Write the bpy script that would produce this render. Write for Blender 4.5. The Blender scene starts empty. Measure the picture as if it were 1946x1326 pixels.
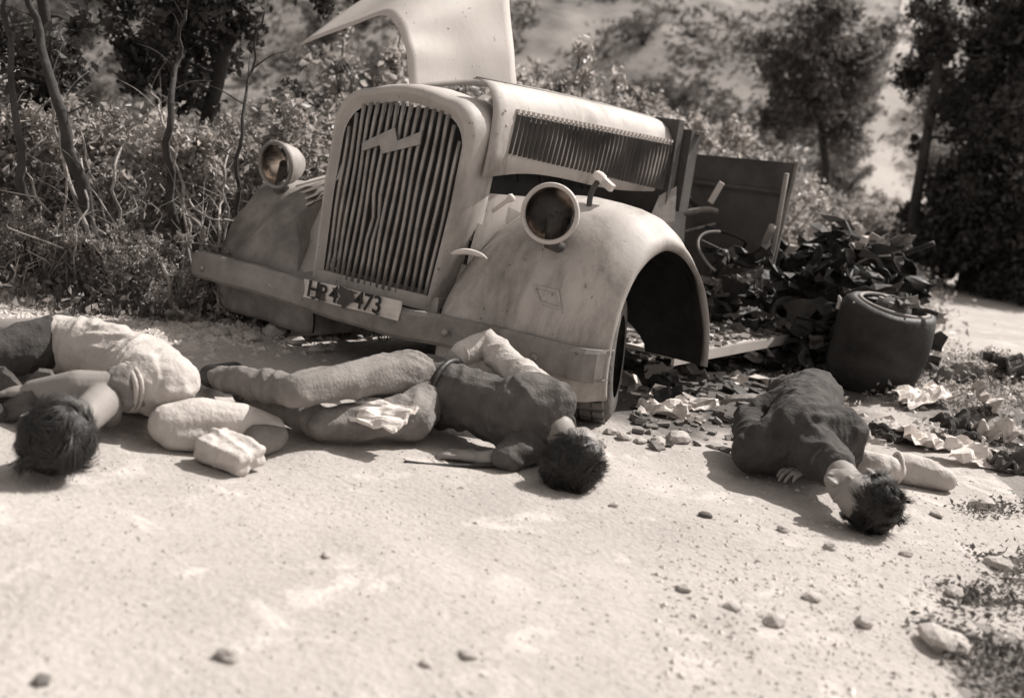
import bpy, bmesh, math, random
import numpy as np
from mathutils import Vector, Matrix, noise
R = math.radians
random.seed(7); rng = np.random.default_rng(7)
scene = bpy.context.scene
COL = scene.collection

# ---------------------------------------------------------------- camera
MX = ((0.80858167, 0.57235931, 0.13638368), (0.21578629, -0.07282341, -0.97372123), (-0.54738648, 0.81676286, -0.18239097))
FPX = 1996.388
CAM = Vector((3.99589783, -3.28659381, 0.97462518))
RT, DN, FW = (Vector(r) for r in MX)
cam_d = bpy.data.cameras.new('camera'); cam = bpy.data.objects.new('camera', cam_d); COL.objects.link(cam)
m = Matrix((RT, -DN, -FW)).transposed().to_4x4(); m.translation = CAM
cam.matrix_world = m
cam_d.sensor_width = 36; cam_d.lens = FPX / 1946 * 36
cam_d.clip_start = 0.05; cam_d.clip_end = 2000
cam_d.dof.use_dof = True; cam_d.dof.focus_distance = 4.0; cam_d.dof.aperture_fstop = 2.0
scene.camera = cam

# ---------------------------------------------------------------- world + sun
SUN_DIR = Vector((0.34, 0.95, 1.18)).normalized()
elev = math.asin(SUN_DIR.z); azim = math.atan2(SUN_DIR.x, SUN_DIR.y)
world = bpy.data.worlds.new('World'); scene.world = world; world.use_nodes = True
nt = world.node_tree; nt.nodes.clear()
sky = nt.nodes.new('ShaderNodeTexSky'); sky.sky_type = 'NISHITA'; sky.sun_disc = False
sky.sun_elevation = elev; sky.sun_rotation = azim; sky.dust_density = 2.0
bw = nt.nodes.new('ShaderNodeRGBToBW'); tint = nt.nodes.new('ShaderNodeMixRGB'); tint.blend_type = 'MULTIPLY'
tint.inputs[0].default_value = 1; tint.inputs[2].default_value = (1.0, .93, .88, 1)
bg = nt.nodes.new('ShaderNodeBackground'); bg.inputs[1].default_value = 0.145
wo = nt.nodes.new('ShaderNodeOutputWorld')
nt.links.new(sky.outputs[0], bw.inputs[0]); nt.links.new(bw.outputs[0], tint.inputs[1])
nt.links.new(tint.outputs[0], bg.inputs[0]); nt.links.new(bg.outputs[0], wo.inputs[0])
sun_d = bpy.data.lights.new('sun', 'SUN'); sun_d.energy = 4.1; sun_d.angle = R(0.5); sun_d.color = (1.0, .95, .90)
sun = bpy.data.objects.new('sun', sun_d); COL.objects.link(sun)
sun.rotation_euler = (-SUN_DIR).to_track_quat('-Z', 'Y').to_euler(); sun.location = SUN_DIR * 30
scene.view_settings.view_transform = 'Standard'; scene.view_settings.look = 'None'
scene.view_settings.gamma = 1; scene.view_settings.exposure = 0.62
try: scene.view_settings.use_curve_mapping = False
except Exception: pass

# ---------------------------------------------------------------- geometry helpers
def ray(px, py):
    a, b = (px - 973) / FPX, (py - 663) / FPX
    return RT * a + DN * b + FW
def at(px, py, X=None, Y=None, Z=None):
    d = ray(px, py)
    for i, v in enumerate((X, Y, Z)):
        if v is not None: return CAM + d * ((v - CAM[i]) / d[i])
def fbm(p, o=4):
    return noise.fractal(p, 1.0, 2.0, o)
def smooth01(a, b, x):
    t = min(1, max(0, (x - a) / (b - a))); return t * t * (3 - 2 * t)

def mat(name, col, rough=.85, var=.35, scale=6., bump=.0, bscale=40., metal=0., spec=.35, col2=None, detail=6, stretch=None, folds=0., dirt=0.):
    M = bpy.data.materials.new(name); M.use_nodes = True
    n = M.node_tree.nodes; l = M.node_tree.links; p = n['Principled BSDF']
    p.inputs['Roughness'].default_value = rough; p.inputs['Metallic'].default_value = metal
    p.inputs['Specular IOR Level'].default_value = spec
    T = (1.0, .925, .87)
    c1 = tuple(col * (1 + var * .5) * t for t in T); c0 = tuple((col2 if col2 is not None else col * (1 - var)) * t for t in T)
    tc = n.new('ShaderNodeTexCoord'); mp = n.new('ShaderNodeMapping')
    if stretch: mp.inputs['Scale'].default_value = stretch
    l.new(tc.outputs['Object'], mp.inputs[0])
    nz = n.new('ShaderNodeTexNoise'); nz.inputs['Scale'].default_value = scale; nz.inputs['Detail'].default_value = detail; nz.inputs['Roughness'].default_value = .62
    l.new(mp.outputs[0], nz.inputs['Vector'])
    cr = n.new('ShaderNodeValToRGB'); cr.color_ramp.elements[0].position = .33; cr.color_ramp.elements[1].position = .66
    cr.color_ramp.elements[0].color = (*c0, 1); cr.color_ramp.elements[1].color = (*c1, 1)
    l.new(nz.outputs[0], cr.inputs[0]); l.new(cr.outputs[0], p.inputs['Base Color'])
    if dirt:
        dn = n.new('ShaderNodeTexNoise'); dn.inputs['Scale'].default_value = 2.3; dn.inputs['Detail'].default_value = 12; dn.inputs['Roughness'].default_value = .72; dn.inputs['Distortion'].default_value = .6
        dm = n.new('ShaderNodeMapping'); dm.inputs['Scale'].default_value = (1.0, 1.0, .45); l.new(tc.outputs['Object'], dm.inputs[0]); l.new(dm.outputs[0], dn.inputs['Vector'])
        dr = n.new('ShaderNodeValToRGB'); dr.color_ramp.elements[0].position = .50; dr.color_ramp.elements[1].position = .66; dr.color_ramp.elements[0].color = (0, 0, 0, 1); dr.color_ramp.elements[1].color = (dirt, dirt, dirt, 1)
        mx = n.new('ShaderNodeMixRGB'); l.new(dn.outputs[0], dr.inputs[0]); l.new(dr.outputs[0], mx.inputs[0]); l.new(cr.outputs[0], mx.inputs[1]); mx.inputs[2].default_value = (col * .35, col * .31, col * .27, 1); l.new(mx.outputs[0], p.inputs['Base Color'])
        sc_ = n.new('ShaderNodeTexNoise'); sc_.inputs['Scale'].default_value = 40; sc_.inputs['Detail'].default_value = 4; l.new(mp.outputs[0], sc_.inputs['Vector'])
        sr = n.new('ShaderNodeValToRGB'); sr.color_ramp.elements[0].position = .68; sr.color_ramp.elements[1].position = .74; sr.color_ramp.elements[0].color = (0, 0, 0, 1); sr.color_ramp.elements[1].color = (.7, .7, .7, 1)
        m2 = n.new('ShaderNodeMixRGB'); l.new(sc_.outputs[0], sr.inputs[0]); l.new(sr.outputs[0], m2.inputs[0]); l.new(mx.outputs[0], m2.inputs[1]); m2.inputs[2].default_value = (.05, .043, .038, 1); l.new(m2.outputs[0], p.inputs['Base Color'])
        rm = n.new('ShaderNodeMapRange'); rm.inputs['To Min'].default_value = rough - .1; rm.inputs['To Max'].default_value = rough + .35; l.new(dn.outputs[0], rm.inputs['Value']); l.new(rm.outputs[0], p.inputs['Roughness'])
    if bump:
        n2 = n.new('ShaderNodeTexNoise'); n2.inputs['Scale'].default_value = bscale; n2.inputs['Detail'].default_value = 5
        l.new(mp.outputs[0], n2.inputs['Vector'])
        b = n.new('ShaderNodeBump'); b.inputs['Strength'].default_value = bump; b.inputs['Distance'].default_value = .02
        l.new(n2.outputs[0], b.inputs['Height']); l.new(b.outputs[0], p.inputs['Normal'])
        if folds:
            n3 = n.new('ShaderNodeTexNoise'); n3.noise_type = 'RIDGED_MULTIFRACTAL'; n3.inputs['Scale'].default_value = 5.5; n3.inputs['Detail'].default_value = 2.5; n3.inputs['Distortion'].default_value = .9
            m3 = n.new('ShaderNodeMapping'); m3.inputs['Scale'].default_value = (1.6, .8, 1.0); m3.inputs['Rotation'].default_value = (.3, .5, .8); l.new(tc.outputs['Object'], m3.inputs[0]); l.new(m3.outputs[0], n3.inputs['Vector'])
            b3 = n.new('ShaderNodeBump'); b3.inputs['Strength'].default_value = folds; b3.inputs['Distance'].default_value = .02
            l.new(n3.outputs[0], b3.inputs['Height']); l.new(b3.outputs[0], b.inputs['Normal'])
    return M

M = {}
M['road'] = mat('pale gravel dust', .375, .95, .22, 1.3, .35, 60, col2=.33, detail=12)
def road_extra(Mt):
    n = Mt.node_tree.nodes; l = Mt.node_tree.links; p = n['Principled BSDF']; src = p.inputs['Base Color'].links[0].from_socket
    tc = n.new('ShaderNodeTexCoord')
    g = n.new('ShaderNodeTexNoise'); g.inputs['Scale'].default_value = 38; g.inputs['Detail'].default_value = 8; g.inputs['Roughness'].default_value = .75; l.new(tc.outputs['Object'], g.inputs['Vector'])
    gr = n.new('ShaderNodeValToRGB'); gr.color_ramp.elements[0].position = .30; gr.color_ramp.elements[1].position = .52; gr.color_ramp.elements[0].color = (.76, .745, .73, 1); gr.color_ramp.elements[1].color = (1, 1, 1, 1)
    l.new(g.outputs[0], gr.inputs[0]); m1 = n.new('ShaderNodeMixRGB'); m1.blend_type = 'MULTIPLY'; m1.inputs[0].default_value = 1; l.new(src, m1.inputs[1]); l.new(gr.outputs[0], m1.inputs[2])
    q = n.new('ShaderNodeTexNoise'); q.inputs['Scale'].default_value = 4.5; q.inputs['Detail'].default_value = 6; q.inputs['Roughness'].default_value = .6; q.inputs['Distortion'].default_value = .8; l.new(tc.outputs['Object'], q.inputs['Vector'])
    qr = n.new('ShaderNodeValToRGB'); qr.color_ramp.elements[0].position = .56; qr.color_ramp.elements[1].position = .66; qr.color_ramp.elements[0].color = (0, 0, 0, 1); qr.color_ramp.elements[1].color = (.55, .55, .55, 1)
    l.new(q.outputs[0], qr.inputs[0]); m2 = n.new('ShaderNodeMixRGB'); l.new(qr.outputs[0], m2.inputs[0]); l.new(m1.outputs[0], m2.inputs[1]); m2.inputs[2].default_value = (.56, .52, .49, 1)
    # shade under the truck, darkened into the road colour with a noisy edge
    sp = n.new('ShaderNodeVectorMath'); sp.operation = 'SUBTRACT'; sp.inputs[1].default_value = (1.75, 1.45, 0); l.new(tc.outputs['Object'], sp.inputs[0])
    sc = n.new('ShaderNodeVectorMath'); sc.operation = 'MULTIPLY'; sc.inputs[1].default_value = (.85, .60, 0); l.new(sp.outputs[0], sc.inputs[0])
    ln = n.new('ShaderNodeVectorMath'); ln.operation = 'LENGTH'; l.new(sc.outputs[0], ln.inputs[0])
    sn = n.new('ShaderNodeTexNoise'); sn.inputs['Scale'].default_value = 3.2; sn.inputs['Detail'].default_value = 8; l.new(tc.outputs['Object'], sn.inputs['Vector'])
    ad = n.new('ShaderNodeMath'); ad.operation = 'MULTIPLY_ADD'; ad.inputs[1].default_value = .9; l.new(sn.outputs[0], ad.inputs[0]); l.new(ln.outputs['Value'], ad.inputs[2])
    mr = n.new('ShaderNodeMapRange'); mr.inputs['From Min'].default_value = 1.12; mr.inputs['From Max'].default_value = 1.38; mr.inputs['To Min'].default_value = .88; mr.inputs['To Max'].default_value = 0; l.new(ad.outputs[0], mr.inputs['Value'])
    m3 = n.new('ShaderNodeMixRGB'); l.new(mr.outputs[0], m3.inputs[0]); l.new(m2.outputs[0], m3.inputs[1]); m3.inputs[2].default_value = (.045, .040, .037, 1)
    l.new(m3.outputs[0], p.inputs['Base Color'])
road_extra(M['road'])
M['road_grit'] = mat('gravel grit', .44, .95, .3, 30, .3, 60, col2=.30)
M['soil'] = mat('grassy soil', .20, .95, .5, 1.6, .8, 30, detail=10)
M['hill'] = mat('dry meadow', .25, .95, .5, .35, .6, 3, detail=14, col2=.07)
M['glow_strip'] = mat('pale glow', .44, .95, .3, .5, .2, 8)
M['paint'] = mat('dusty grey truck paint', .42, .5, .18, 3.5, .05, 60, spec=.45, dirt=.8)
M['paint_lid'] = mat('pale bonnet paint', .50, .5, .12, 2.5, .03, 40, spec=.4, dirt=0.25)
M['paint_dark'] = mat('dirty dark paint', .075, .6, .4, 5, .1, 40, dirt=0.4)
M['paint_shaded'] = mat('shaded fender paint', .27, .55, .5, 4, .1, 40, dirt=.9)  # darker copy of the truck paint: far-side shade in the colour, plus dirt
M['bumper'] = mat('scuffed bumper paint', .26, .55, .35, 5, .08, 40, dirt=0.6)
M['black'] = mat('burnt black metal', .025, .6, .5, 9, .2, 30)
M['rubber'] = mat('dusty tyre rubber', .12, .85, .5, 8, .3, 60)
M['chrome'] = mat('worn nickel', .55, .22, .2, 14, 0, metal=.9)
M['grille'] = mat('grille bar steel', .30, .38, .35, 9, 0, metal=.35, spec=.5)
M['reflector'] = mat('lamp reflector', .85, .22, .5, 7, .25, 9, metal=1.0, col2=.25)
M['white'] = mat('white plate enamel', .62, .55, .15, 20, 0)
M['ink'] = mat('black lettering', .02, .6, .2, 20)
M['mark'] = mat('pale marking paint', .38, .7, .2, 20)
M['paper'] = mat('pale torn paper and cloth', .66, .85, .15, 9, .3, 20)
M['cloth_dark'] = mat('dark wool cloth', .055, .95, .4, 12, .3, 90, folds=.75)
M['cloth_mid'] = mat('grey brown cloth', .10, .95, .35, 12, .3, 90, folds=.75)
M['cloth_light'] = mat('pale shirt cloth', .46, .9, .15, 10, .3, 80, folds=.75)
M['cloth_trouser'] = mat('faded trouser cloth', .20, .9, .3, 12, .3, 90, folds=.75)
M['skin'] = mat('skin', .24, .55, .12, 6, .08, 60)
M['hair'] = mat('dark hair', .022, .5, .4, 30, 0)
M['leather'] = mat('black leather', .03, .5, .3, 12, .1, 50)
M['stone'] = mat('pale limestone', .52, .9, .3, 6, .5, 25)
M['stone_dark'] = mat('grey stone', .18, .9, .3, 6, .5, 25)
M['bark_pale'] = mat('pale dry bark', .33, .9, .5, 9, .4, 30, col2=.12)
M['bark_dark'] = mat('dark bark', .045, .9, .5, 9, .4, 30)
M['leaf_mid'] = mat('dusty leaves', .34, .42, .5, 5, 0, spec=.6, col2=.09)
M['leaf_dark'] = mat('dark leaves', .06, .6, .6, 3, 0, spec=.3, col2=.035)
M['leaf_far'] = mat('far leaves', .16, .7, .5, 2, 0, spec=.3, col2=.09)
M['grass'] = mat('dry grass', .21, .8, .5, 3, 0, col2=.09)
M['canvas'] = mat('pale canvas', .50, .9, .15, 8, .3, 60, folds=.75)
def leafy(Mt, f=.4, k=1.6):
    n = Mt.node_tree.nodes; l = Mt.node_tree.links; p = n['Principled BSDF']; out = [x for x in n if x.type == 'OUTPUT_MATERIAL'][0]
    src = p.inputs['Base Color'].links[0].from_socket; t = n.new('ShaderNodeBsdfTranslucent'); g = n.new('ShaderNodeMixRGB'); g.blend_type = 'MULTIPLY'; g.inputs[0].default_value = 1; g.inputs[2].default_value = (k, k, k, 1)
    l.new(src, g.inputs[1]); l.new(g.outputs[0], t.inputs[0]); mx = n.new('ShaderNodeMixShader'); mx.inputs[0].default_value = f
    l.new(p.outputs[0], mx.inputs[1]); l.new(t.outputs[0], mx.inputs[2]); l.new(mx.outputs[0], out.inputs[0])
leafy(M['leaf_mid'], .45, 1.7); leafy(M['leaf_far'], .3, 1.3); leafy(M['grass'], .35, 1.4); leafy(M['leaf_dark'], .2, 1.2)
def glass():
    g = bpy.data.materials.new('lamp glass'); g.use_nodes = True
    p = g.node_tree.nodes['Principled BSDF']; p.inputs['Transmission Weight'].default_value = 1
    p.inputs['Roughness'].default_value = .02; p.inputs['IOR'].default_value = 1.2; p.inputs['Base Color'].default_value = (.9, .86, .82, 1)
    return g
M['glass'] = glass()

def base_of(parent):
    return parent.matrix_world.translation.copy() if parent is not None else Vector()
def link(name, me, m_, parent=None, smooth=True):
    o = bpy.data.objects.new(name, me); COL.objects.link(o)
    if m_ is not None and not me.materials: me.materials.append(m_)
    if parent is not None: o.parent = parent
    if smooth and len(me.polygons): me.polygons.foreach_set('use_smooth', [True] * len(me.polygons))
    return o
WL = {}     # world location of each parent
def obj(name, verts, faces, m_, parent=None, smooth=False, local=False):
    off = Vector() if (parent is None or local) else WL.get(parent.name, Vector())
    me = bpy.data.meshes.new(name)
    me.from_pydata([tuple(Vector(v) - off) for v in verts], [], faces); me.update()
    o = link(name, me, m_, parent, smooth)
    WL[o.name] = off if parent is not None else Vector()
    if parent is not None and not local: WL[o.name] = off
    return o
def tag(o, label, cat, group=None, kind=None):
    o['label'] = label; o['category'] = cat
    if group: o['group'] = group
    if kind: o['kind'] = kind
    return o
def thing(name, label, cat, loc=(0, 0, 0), group=None, rz=0):
    o = bpy.data.objects.new(name, None); COL.objects.link(o); o.location = loc; o.rotation_euler = (0, 0, rz)
    o.empty_display_size = .1; WL[o.name] = Vector(loc); tag(o, label, cat, group); return o
def join(parts):
    V, F = [], []
    for v, f in parts:
        k = len(V); V += [tuple(a) for a in v]; F += [tuple(i + k for i in q) for q in f]
    return V, F
def box(c, s, rot=None):
    c = Vector(c); V = []
    for x in (-.5, .5):
        for y in (-.5, .5):
            for z in (-.5, .5):
                v = Vector((x * s[0], y * s[1], z * s[2]))
                V.append(c + (rot @ v if rot else v))
    return V, [(0, 1, 3, 2), (4, 6, 7, 5), (0, 4, 5, 1), (2, 3, 7, 6), (0, 2, 6, 4), (1, 5, 7, 3)]
def frame_from(d):
    d = Vector(d).normalized(); a = Vector((0, 0, 1)) if abs(d.z) < .9 else Vector((1, 0, 0))
    x = d.cross(a).normalized(); return x, x.cross(d)
def tube(pts, rad, n=8, cap=True):
    pts = [Vector(p) for p in pts]; k = len(pts)
    if not hasattr(rad, '__len__'): rad = [rad] * k
    V, F = [], []; px_ = None
    for i, p in enumerate(pts):
        d = (pts[min(i + 1, k - 1)] - pts[max(i - 1, 0)]).normalized()
        if px_ is None: x, y = frame_from(d)
        else:
            x = (px_ - d * px_.dot(d)).normalized(); y = x.cross(d)
        px_ = x
        for j in range(n):
            a = 2 * math.pi * j / n; V.append(p + (x * math.cos(a) + y * math.sin(a)) * rad[i])
    for i in range(k - 1):
        for j in range(n):
            a, b = i * n + j, i * n + (j + 1) % n
            F.append((a, b, b + n, a + n))
    if cap: F.append(tuple(range(n))[::-1]); F.append(tuple((k - 1) * n + j for j in range(n)))
    return V, F
def lathe(c, axis, prof, n=32):
    """prof: (along axis, radius)"""
    c = Vector(c); axis = Vector(axis).normalized(); x, y = frame_from(axis); V, F = [], []
    for t, r in prof:
        for j in range(n):
            a = 2 * math.pi * j / n; V.append(c + axis * t + (x * math.cos(a) + y * math.sin(a)) * max(r, 1e-4))
    for i in range(len(prof) - 1):
        for j in range(n):
            a, b = i * n + j, i * n + (j + 1) % n; F.append((a, b, b + n, a + n))
    return V, F
def bezier(pts, n=12):
    """Catmull-Rom through pts"""
    P = [Vector(p) for p in pts]; P = [P[0] * 2 - P[1]] + P + [P[-1] * 2 - P[-2]]; out = []
    for i in range(1, len(P) - 2):
        a, b, c, d = P[i - 1:i + 3]
        for k in range(n):
            t = k / n; out.append(.5 * ((2 * b) + (c - a) * t + (2 * a - 5 * b + 4 * c - d) * t * t + (3 * b - a - 3 * c + d) * t ** 3))
    out.append(P[-2]); return out
def grid_surf(rows):
    n = len(rows[0]); V = [v for r in rows for v in r]
    F = [(i * n + j, i * n + j + 1, (i + 1) * n + j + 1, (i + 1) * n + j) for i in range(len(rows) - 1) for j in range(n - 1)]
    return V, F
def solid(o, t, off=0.):
    s = o.modifiers.new('solid', 'SOLIDIFY'); s.thickness = t; s.offset = off; return o
def bevel(o, w, seg=2):
    b = o.modifiers.new('bevel', 'BEVEL'); b.width = w; b.segments = seg; b.limit_method = 'ANGLE'; b.angle_limit = R(35); return o

# ---------------------------------------------------------------- terrain
FH = Vector((FW.x, FW.y)).normalized(); RH = Vector((FH.y, -FH.x))
def height(x, y):
    dx, dy = x - CAM.x, y - CAM.y; v = dx * FH.x + dy * FH.y; u = dx * RH.x + dy * RH.y
    left = -.15 - x + .12 * noise.noise(Vector((x * .8, y * .8, 3)))         # metres beyond the left road edge
    h = 0.
    if left > 0 and y < 14: h += .10 * smooth01(0, .5, left) + .10 * smooth01(.5, 4, left)
    mound = math.exp(-(((x - 3.0) / .55) ** 2 + ((y - 3.3) / 1.3) ** 2)) * .16
    h += mound
    d = v - 24 - 1.5 * noise.noise(Vector((u * .05, 0, 0)))
    if d > 0:
        h += 90 * (1 - math.exp(-d * .45 / 90)) * smooth01(0, 14, d) + .8 * noise.noise(Vector((x * .06, y * .06, 0))) * smooth01(0, 10, d)
    near = 1 - smooth01(8, 16, v)
    if near > 0:
        p = Vector((x, y, 0))
        h += near * (.022 * fbm(p * 1.1, 3) + .004 * fbm(p * 6, 3))
        if v < 7: h += .0022 * fbm(p * 26, 2) * (.4 + .9 * smooth01(-.1, .4, noise.noise(p * 1.7)))
    else: h += .03 * fbm(Vector((x, y, 0)) * .4, 3)
    return h
def terrain_hit(px, py):
    d = ray(px, py); t = 1.0
    while t < 400:
        p = CAM + d * t
        if p.z < height(p.x, p.y): return p
        t *= 1.01
    return CAM + d * 300
def road_mask(x, y):
    w = .35 * noise.noise(Vector((x * .7, y * .7, 9))) + .12 * noise.noise(Vector((x * 3, y * 3, 9)))
    if y > 21: return False
    if x + w < -.35 - max(0, y) * .07 : return False
    if ((x - 3.05) / .6) ** 2 + ((y - 3.2) / 1.5) ** 2 + w < 1: return False
    r = 3.62 - .25 * min(y, 4.)
    if y > 4.6: r = 9.
    if y < -.6: r = 3.60 + (-.6 - y) * .35
    if y < 1.5: w *= 1.6
    return x + w * .6 < r
def axis_lines(c0, c1, step, growth, lo, hi):
    a = list(np.arange(c0, c1 + 1e-6, step)); s = step; x = a[-1]
    while x < hi: s *= growth; x += s; a.append(x)
    s = step; x = a[0]; b = []
    while x > lo: s *= growth; x -= s; b.append(x)
    return b[::-1] + a
# grid in camera-forward coordinates so that the near part is fine
us = axis_lines(-2.4, 2.4, .024, 1.05, -260, 260); vs = axis_lines(1.2, 5.6, .024, 1.035, -40, 330)
V = []; 
for v in vs:
    for u in us:
        x = CAM.x + RH.x * u + FH.x * v; y = CAM.y + RH.y * u + FH.y * v
        V.append((x, y, height(x, y)))
V = np.array(V); nu = len(us)
Fr, Fg, Fh = [], [], []
for i in range(len(vs) - 1):
    for j in range(nu - 1):
        k = i * nu + j; q = (k, k + 1, k + nu + 1, k + nu)
        if vs[i] > 23: Fh.append(q)
        elif road_mask(V[k, 0], V[k, 1]): Fr.append(q)
        else: Fg.append(q)
def sub_mesh(name, F, m_):
    F = np.array(F); idx, inv = np.unique(F, return_inverse=True)
    o = obj(name, V[idx].tolist(), inv.reshape(F.shape).tolist(), m_, smooth=True); o['kind'] = 'structure'; return o
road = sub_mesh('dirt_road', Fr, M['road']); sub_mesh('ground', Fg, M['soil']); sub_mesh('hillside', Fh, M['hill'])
# pale strip on the hillside, a soft bright glow put into its colour
rows = []
tp = [(1600, 1765, 395), (1590, 1752, 340), (1612, 1752, 290), (1640, 1750, 240), (1668, 1752, 190), (1690, 1748, 130), (1700, 1740, 70), (1712, 1742, 10), (1730, 1745, -60)]
for k, (a, b, yy) in enumerate(tp):
    r = []
    for j in range(9):
        t = j / 8; px_ = a + (b - a) * t + 9 * noise.noise(Vector((k * 1.3, j * .2, 0)))
        p = terrain_hit(px_, yy); p.z = height(p.x, p.y) + .07; r.append(p)
    rows.append(r)
o = obj('glow_strip', *grid_surf(rows), M['glow_strip'], smooth=True); o['kind'] = 'structure'

# ---------------------------------------------------------------- truck
TX, TY = 1.1, .3
truck = thing('wrecked_truck', 'wrecked grey army truck with tall barred radiator grille, bonnet torn open and cab gone', 'truck', (TX, TY, 0))
def tobj(name, VF, m_='paint', parent=None, smooth=False, **k): return obj(name, VF[0], VF[1], M[m_] if isinstance(m_, str) else m_, parent or truck, smooth)
def lean(z): return .075 * (z - .34) / .8          # body racked towards its left-hand side
# radiator shell: outline in (s, z), s measured from the centre
def shell_outline(hw, zb, zt, arch, n=9, rc=.14):
    P = [(-hw * .93, zb), (-hw, zb + (zt - zb) * .5), (-hw, zt - rc)]
    for k in range(1, n): a = math.pi * (1 - k / (2 * n)); P.append((-hw + rc + rc * math.cos(a), zt - rc + rc * math.sin(a)))
    for k in range(0, 7): t = k / 6; s = (-hw + rc) + (2 * hw - 2 * rc) * t; P.append((s, zt + arch * math.sin(math.pi * t)))
    for k in range(1, n): a = math.pi * .5 * (1 - k / n); P.append((hw - rc + rc * math.cos(a), zt - rc + rc * math.sin(a)))
    P += [(hw, zt - rc), (hw, zb + (zt - zb) * .5), (hw * .93, zb)]
    return P
secs = [(-.0, .318, .33, 1.085, .03), (-.005, .328, .33, 1.10, .03), (-.028, .338, .33, 1.115, .03), (-.033, .348, .33, 1.127, .03), (-.02, .362, .33, 1.143, .032),
        (.01, .370, .32, 1.152, .034), (.07, .376, .32, 1.156, .036), (.15, .382, .32, 1.158, .036), (.15, .36, .34, 1.13, .034)]
rows = []
for y, hw, zb, zt, ar in secs:
    rows.append([Vector((TX - .045 + s + lean(z), y, z)) for s, z in shell_outline(hw, zb, zt, ar)])
shell = tobj('radiator_shell', grid_surf(rows), smooth=True)
tobj('shell_sill', box((1.075, .045, .335), (.70, .13, .06)))
tobj('radiator_core', box((TX + .0, .125, .71), (.70, .05, .78)), 'black')
# grille bars
NB = 17
for k in range(NB):
    s = -.305 + .61 * k / (NB - 1)
    zt = 1.075 + .03 * math.cos(s / .33 * math.pi / 2) - (.10 * max(0, (abs(s) - .2) / .11) ** 2)
    pts = [Vector((TX - .045 + s * (.92 + .06 * t) + lean(.35 + (zt - .35) * t), .012 - .028 * math.cos(s / .33 * 1.4) + .004 * math.sin(t * 9 + k), .35 + (zt - .35) * t)) for t in [i / 8 for i in range(9)]]
    if k in (6, 7): pts[3].y += .012; pts[3].x += .006
    tobj('grille_bar', tube(pts, .0095, 6), 'grille', smooth=True)
# badge: two slanting strokes
def slab(poly, y0, y1):
    n = len(poly); V = [(x, y0, z) for x, z in poly] + [(x, y1, z) for x, z in poly]
    return V, [tuple(range(n)), tuple(range(2 * n - 1, n - 1, -1))] + [(i, i + n, (i + 1) % n + n, (i + 1) % n) for i in range(n)]
def P2(px_, py_, Y): p = at(px_, py_, Y=Y); return (p.x, p.z)
yb = -.035
tobj('badge', slab([P2(a, b, yb) for a, b in ((690, 272), (752, 243), (757, 268), (804, 250), (800, 275), (727, 293), (724, 276), (690, 288))], yb - .008, yb), 'grille')

# bonnet right half (shoulder + side panel)
rows = []
for i in range(25):
    t = i / 24; y = .10 + 1.60 * t; r = []
    zb = .86 + .045 * math.sin(t * 5.0) * (1 - t) + .02 * t
    for (x, z, sk) in [(1.36, 1.238, 1), (1.395, 1.236, 1), (1.43, 1.222, 1), (1.462, 1.195, .9), (1.485, 1.155, .8), (1.497, 1.11, .7), (1.502, 1.05, .5), (1.503, .97, .3), (1.50, zb, 0)]:
        yy = y - (1 - sk) * .15 * t - (1 - sk) * .04
        r.append(Vector((x + .012 * noise.noise(Vector((y * 3.5, z * 4, 0))), yy, z + .012 * math.sin(t * math.pi) * sk)))
    rows.append(r)
bonnet = tobj('bonnet_side', grid_surf(rows), smooth=True); solid(bonnet, .006)
for k in range(38):
    t = k / 37; y = .235 + 1.36 * t
    z1 = 1.125 - .004 * t; z0 = .965 - .075 * t
    V_, F_ = [], []
    for (yy, xx, zz) in [(y, 1.503, z1), (y + .008, 1.519, z1 - .004), (y + .026, 1.5035, z1), (y - .035, 1.507, z0), (y - .027, 1.521, z0 + .004), (y - .009, 1.5055, z0)]: V_.append((xx, yy, zz))
    tobj('louvre', (V_, [(0, 1, 4, 3), (1, 2, 5, 4), (0, 2, 1), (3, 4, 5)]), 'paint_dark', parent=bonnet)
tobj('bonnet_hinge', tube([(1.375, .11, 1.241), (1.375, .6, 1.252), (1.375, 1.1, 1.252), (1.375, 1.66, 1.243)], .007, 6), 'bumper', parent=bonnet, smooth=True)
for q in range(5): tobj('rivet', lathe((1.502, .17 + .02 * math.sin(q), .91 + .055 * q), (1, 0, 0), [(0, .007), (.004, .006), (.006, 0)], 8), 'paint_lid', parent=bonnet)
# little pale blocks standing in for the highlight above each louvre
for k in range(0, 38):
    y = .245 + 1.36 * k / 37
    tobj('louvre_glint', box((1.5025, y, 1.138), (.02, .016, .014)), 'paint_lid', parent=bonnet)
# torn-open bonnet lid: rises from behind the radiator, curls over to the left
fr = bezier([(1.045, .10, 1.17), (1.015, .10, 1.27), (.975, .10, 1.36), (.93, .10, 1.42), (.87, .10, 1.458), (.78, .10, 1.445), (.60, .10, 1.385), (.37, .10, 1.31)], 5)
bk = bezier([(1.10, .78, 1.25), (1.08, .74, 1.42), (1.04, .72, 1.60), (.98, .72, 1.76), (.86, .72, 1.86), (.74, .72, 1.86), (.56, .72, 1.80), (.35, .72, 1.72)], 5)
rows = [[a.lerp(b, s) + Vector((.012 * noise.noise(Vector((s * 3, i * .2, 0))), 0, .02 * math.sin(s * math.pi))) for i, (a, b) in enumerate(zip(fr, bk))] for s in [k / 14 for k in range(15)]]
lid = tobj('bonnet_lid', grid_surf(rows), 'paint_lid', smooth=True); solid(lid, .006)

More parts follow.
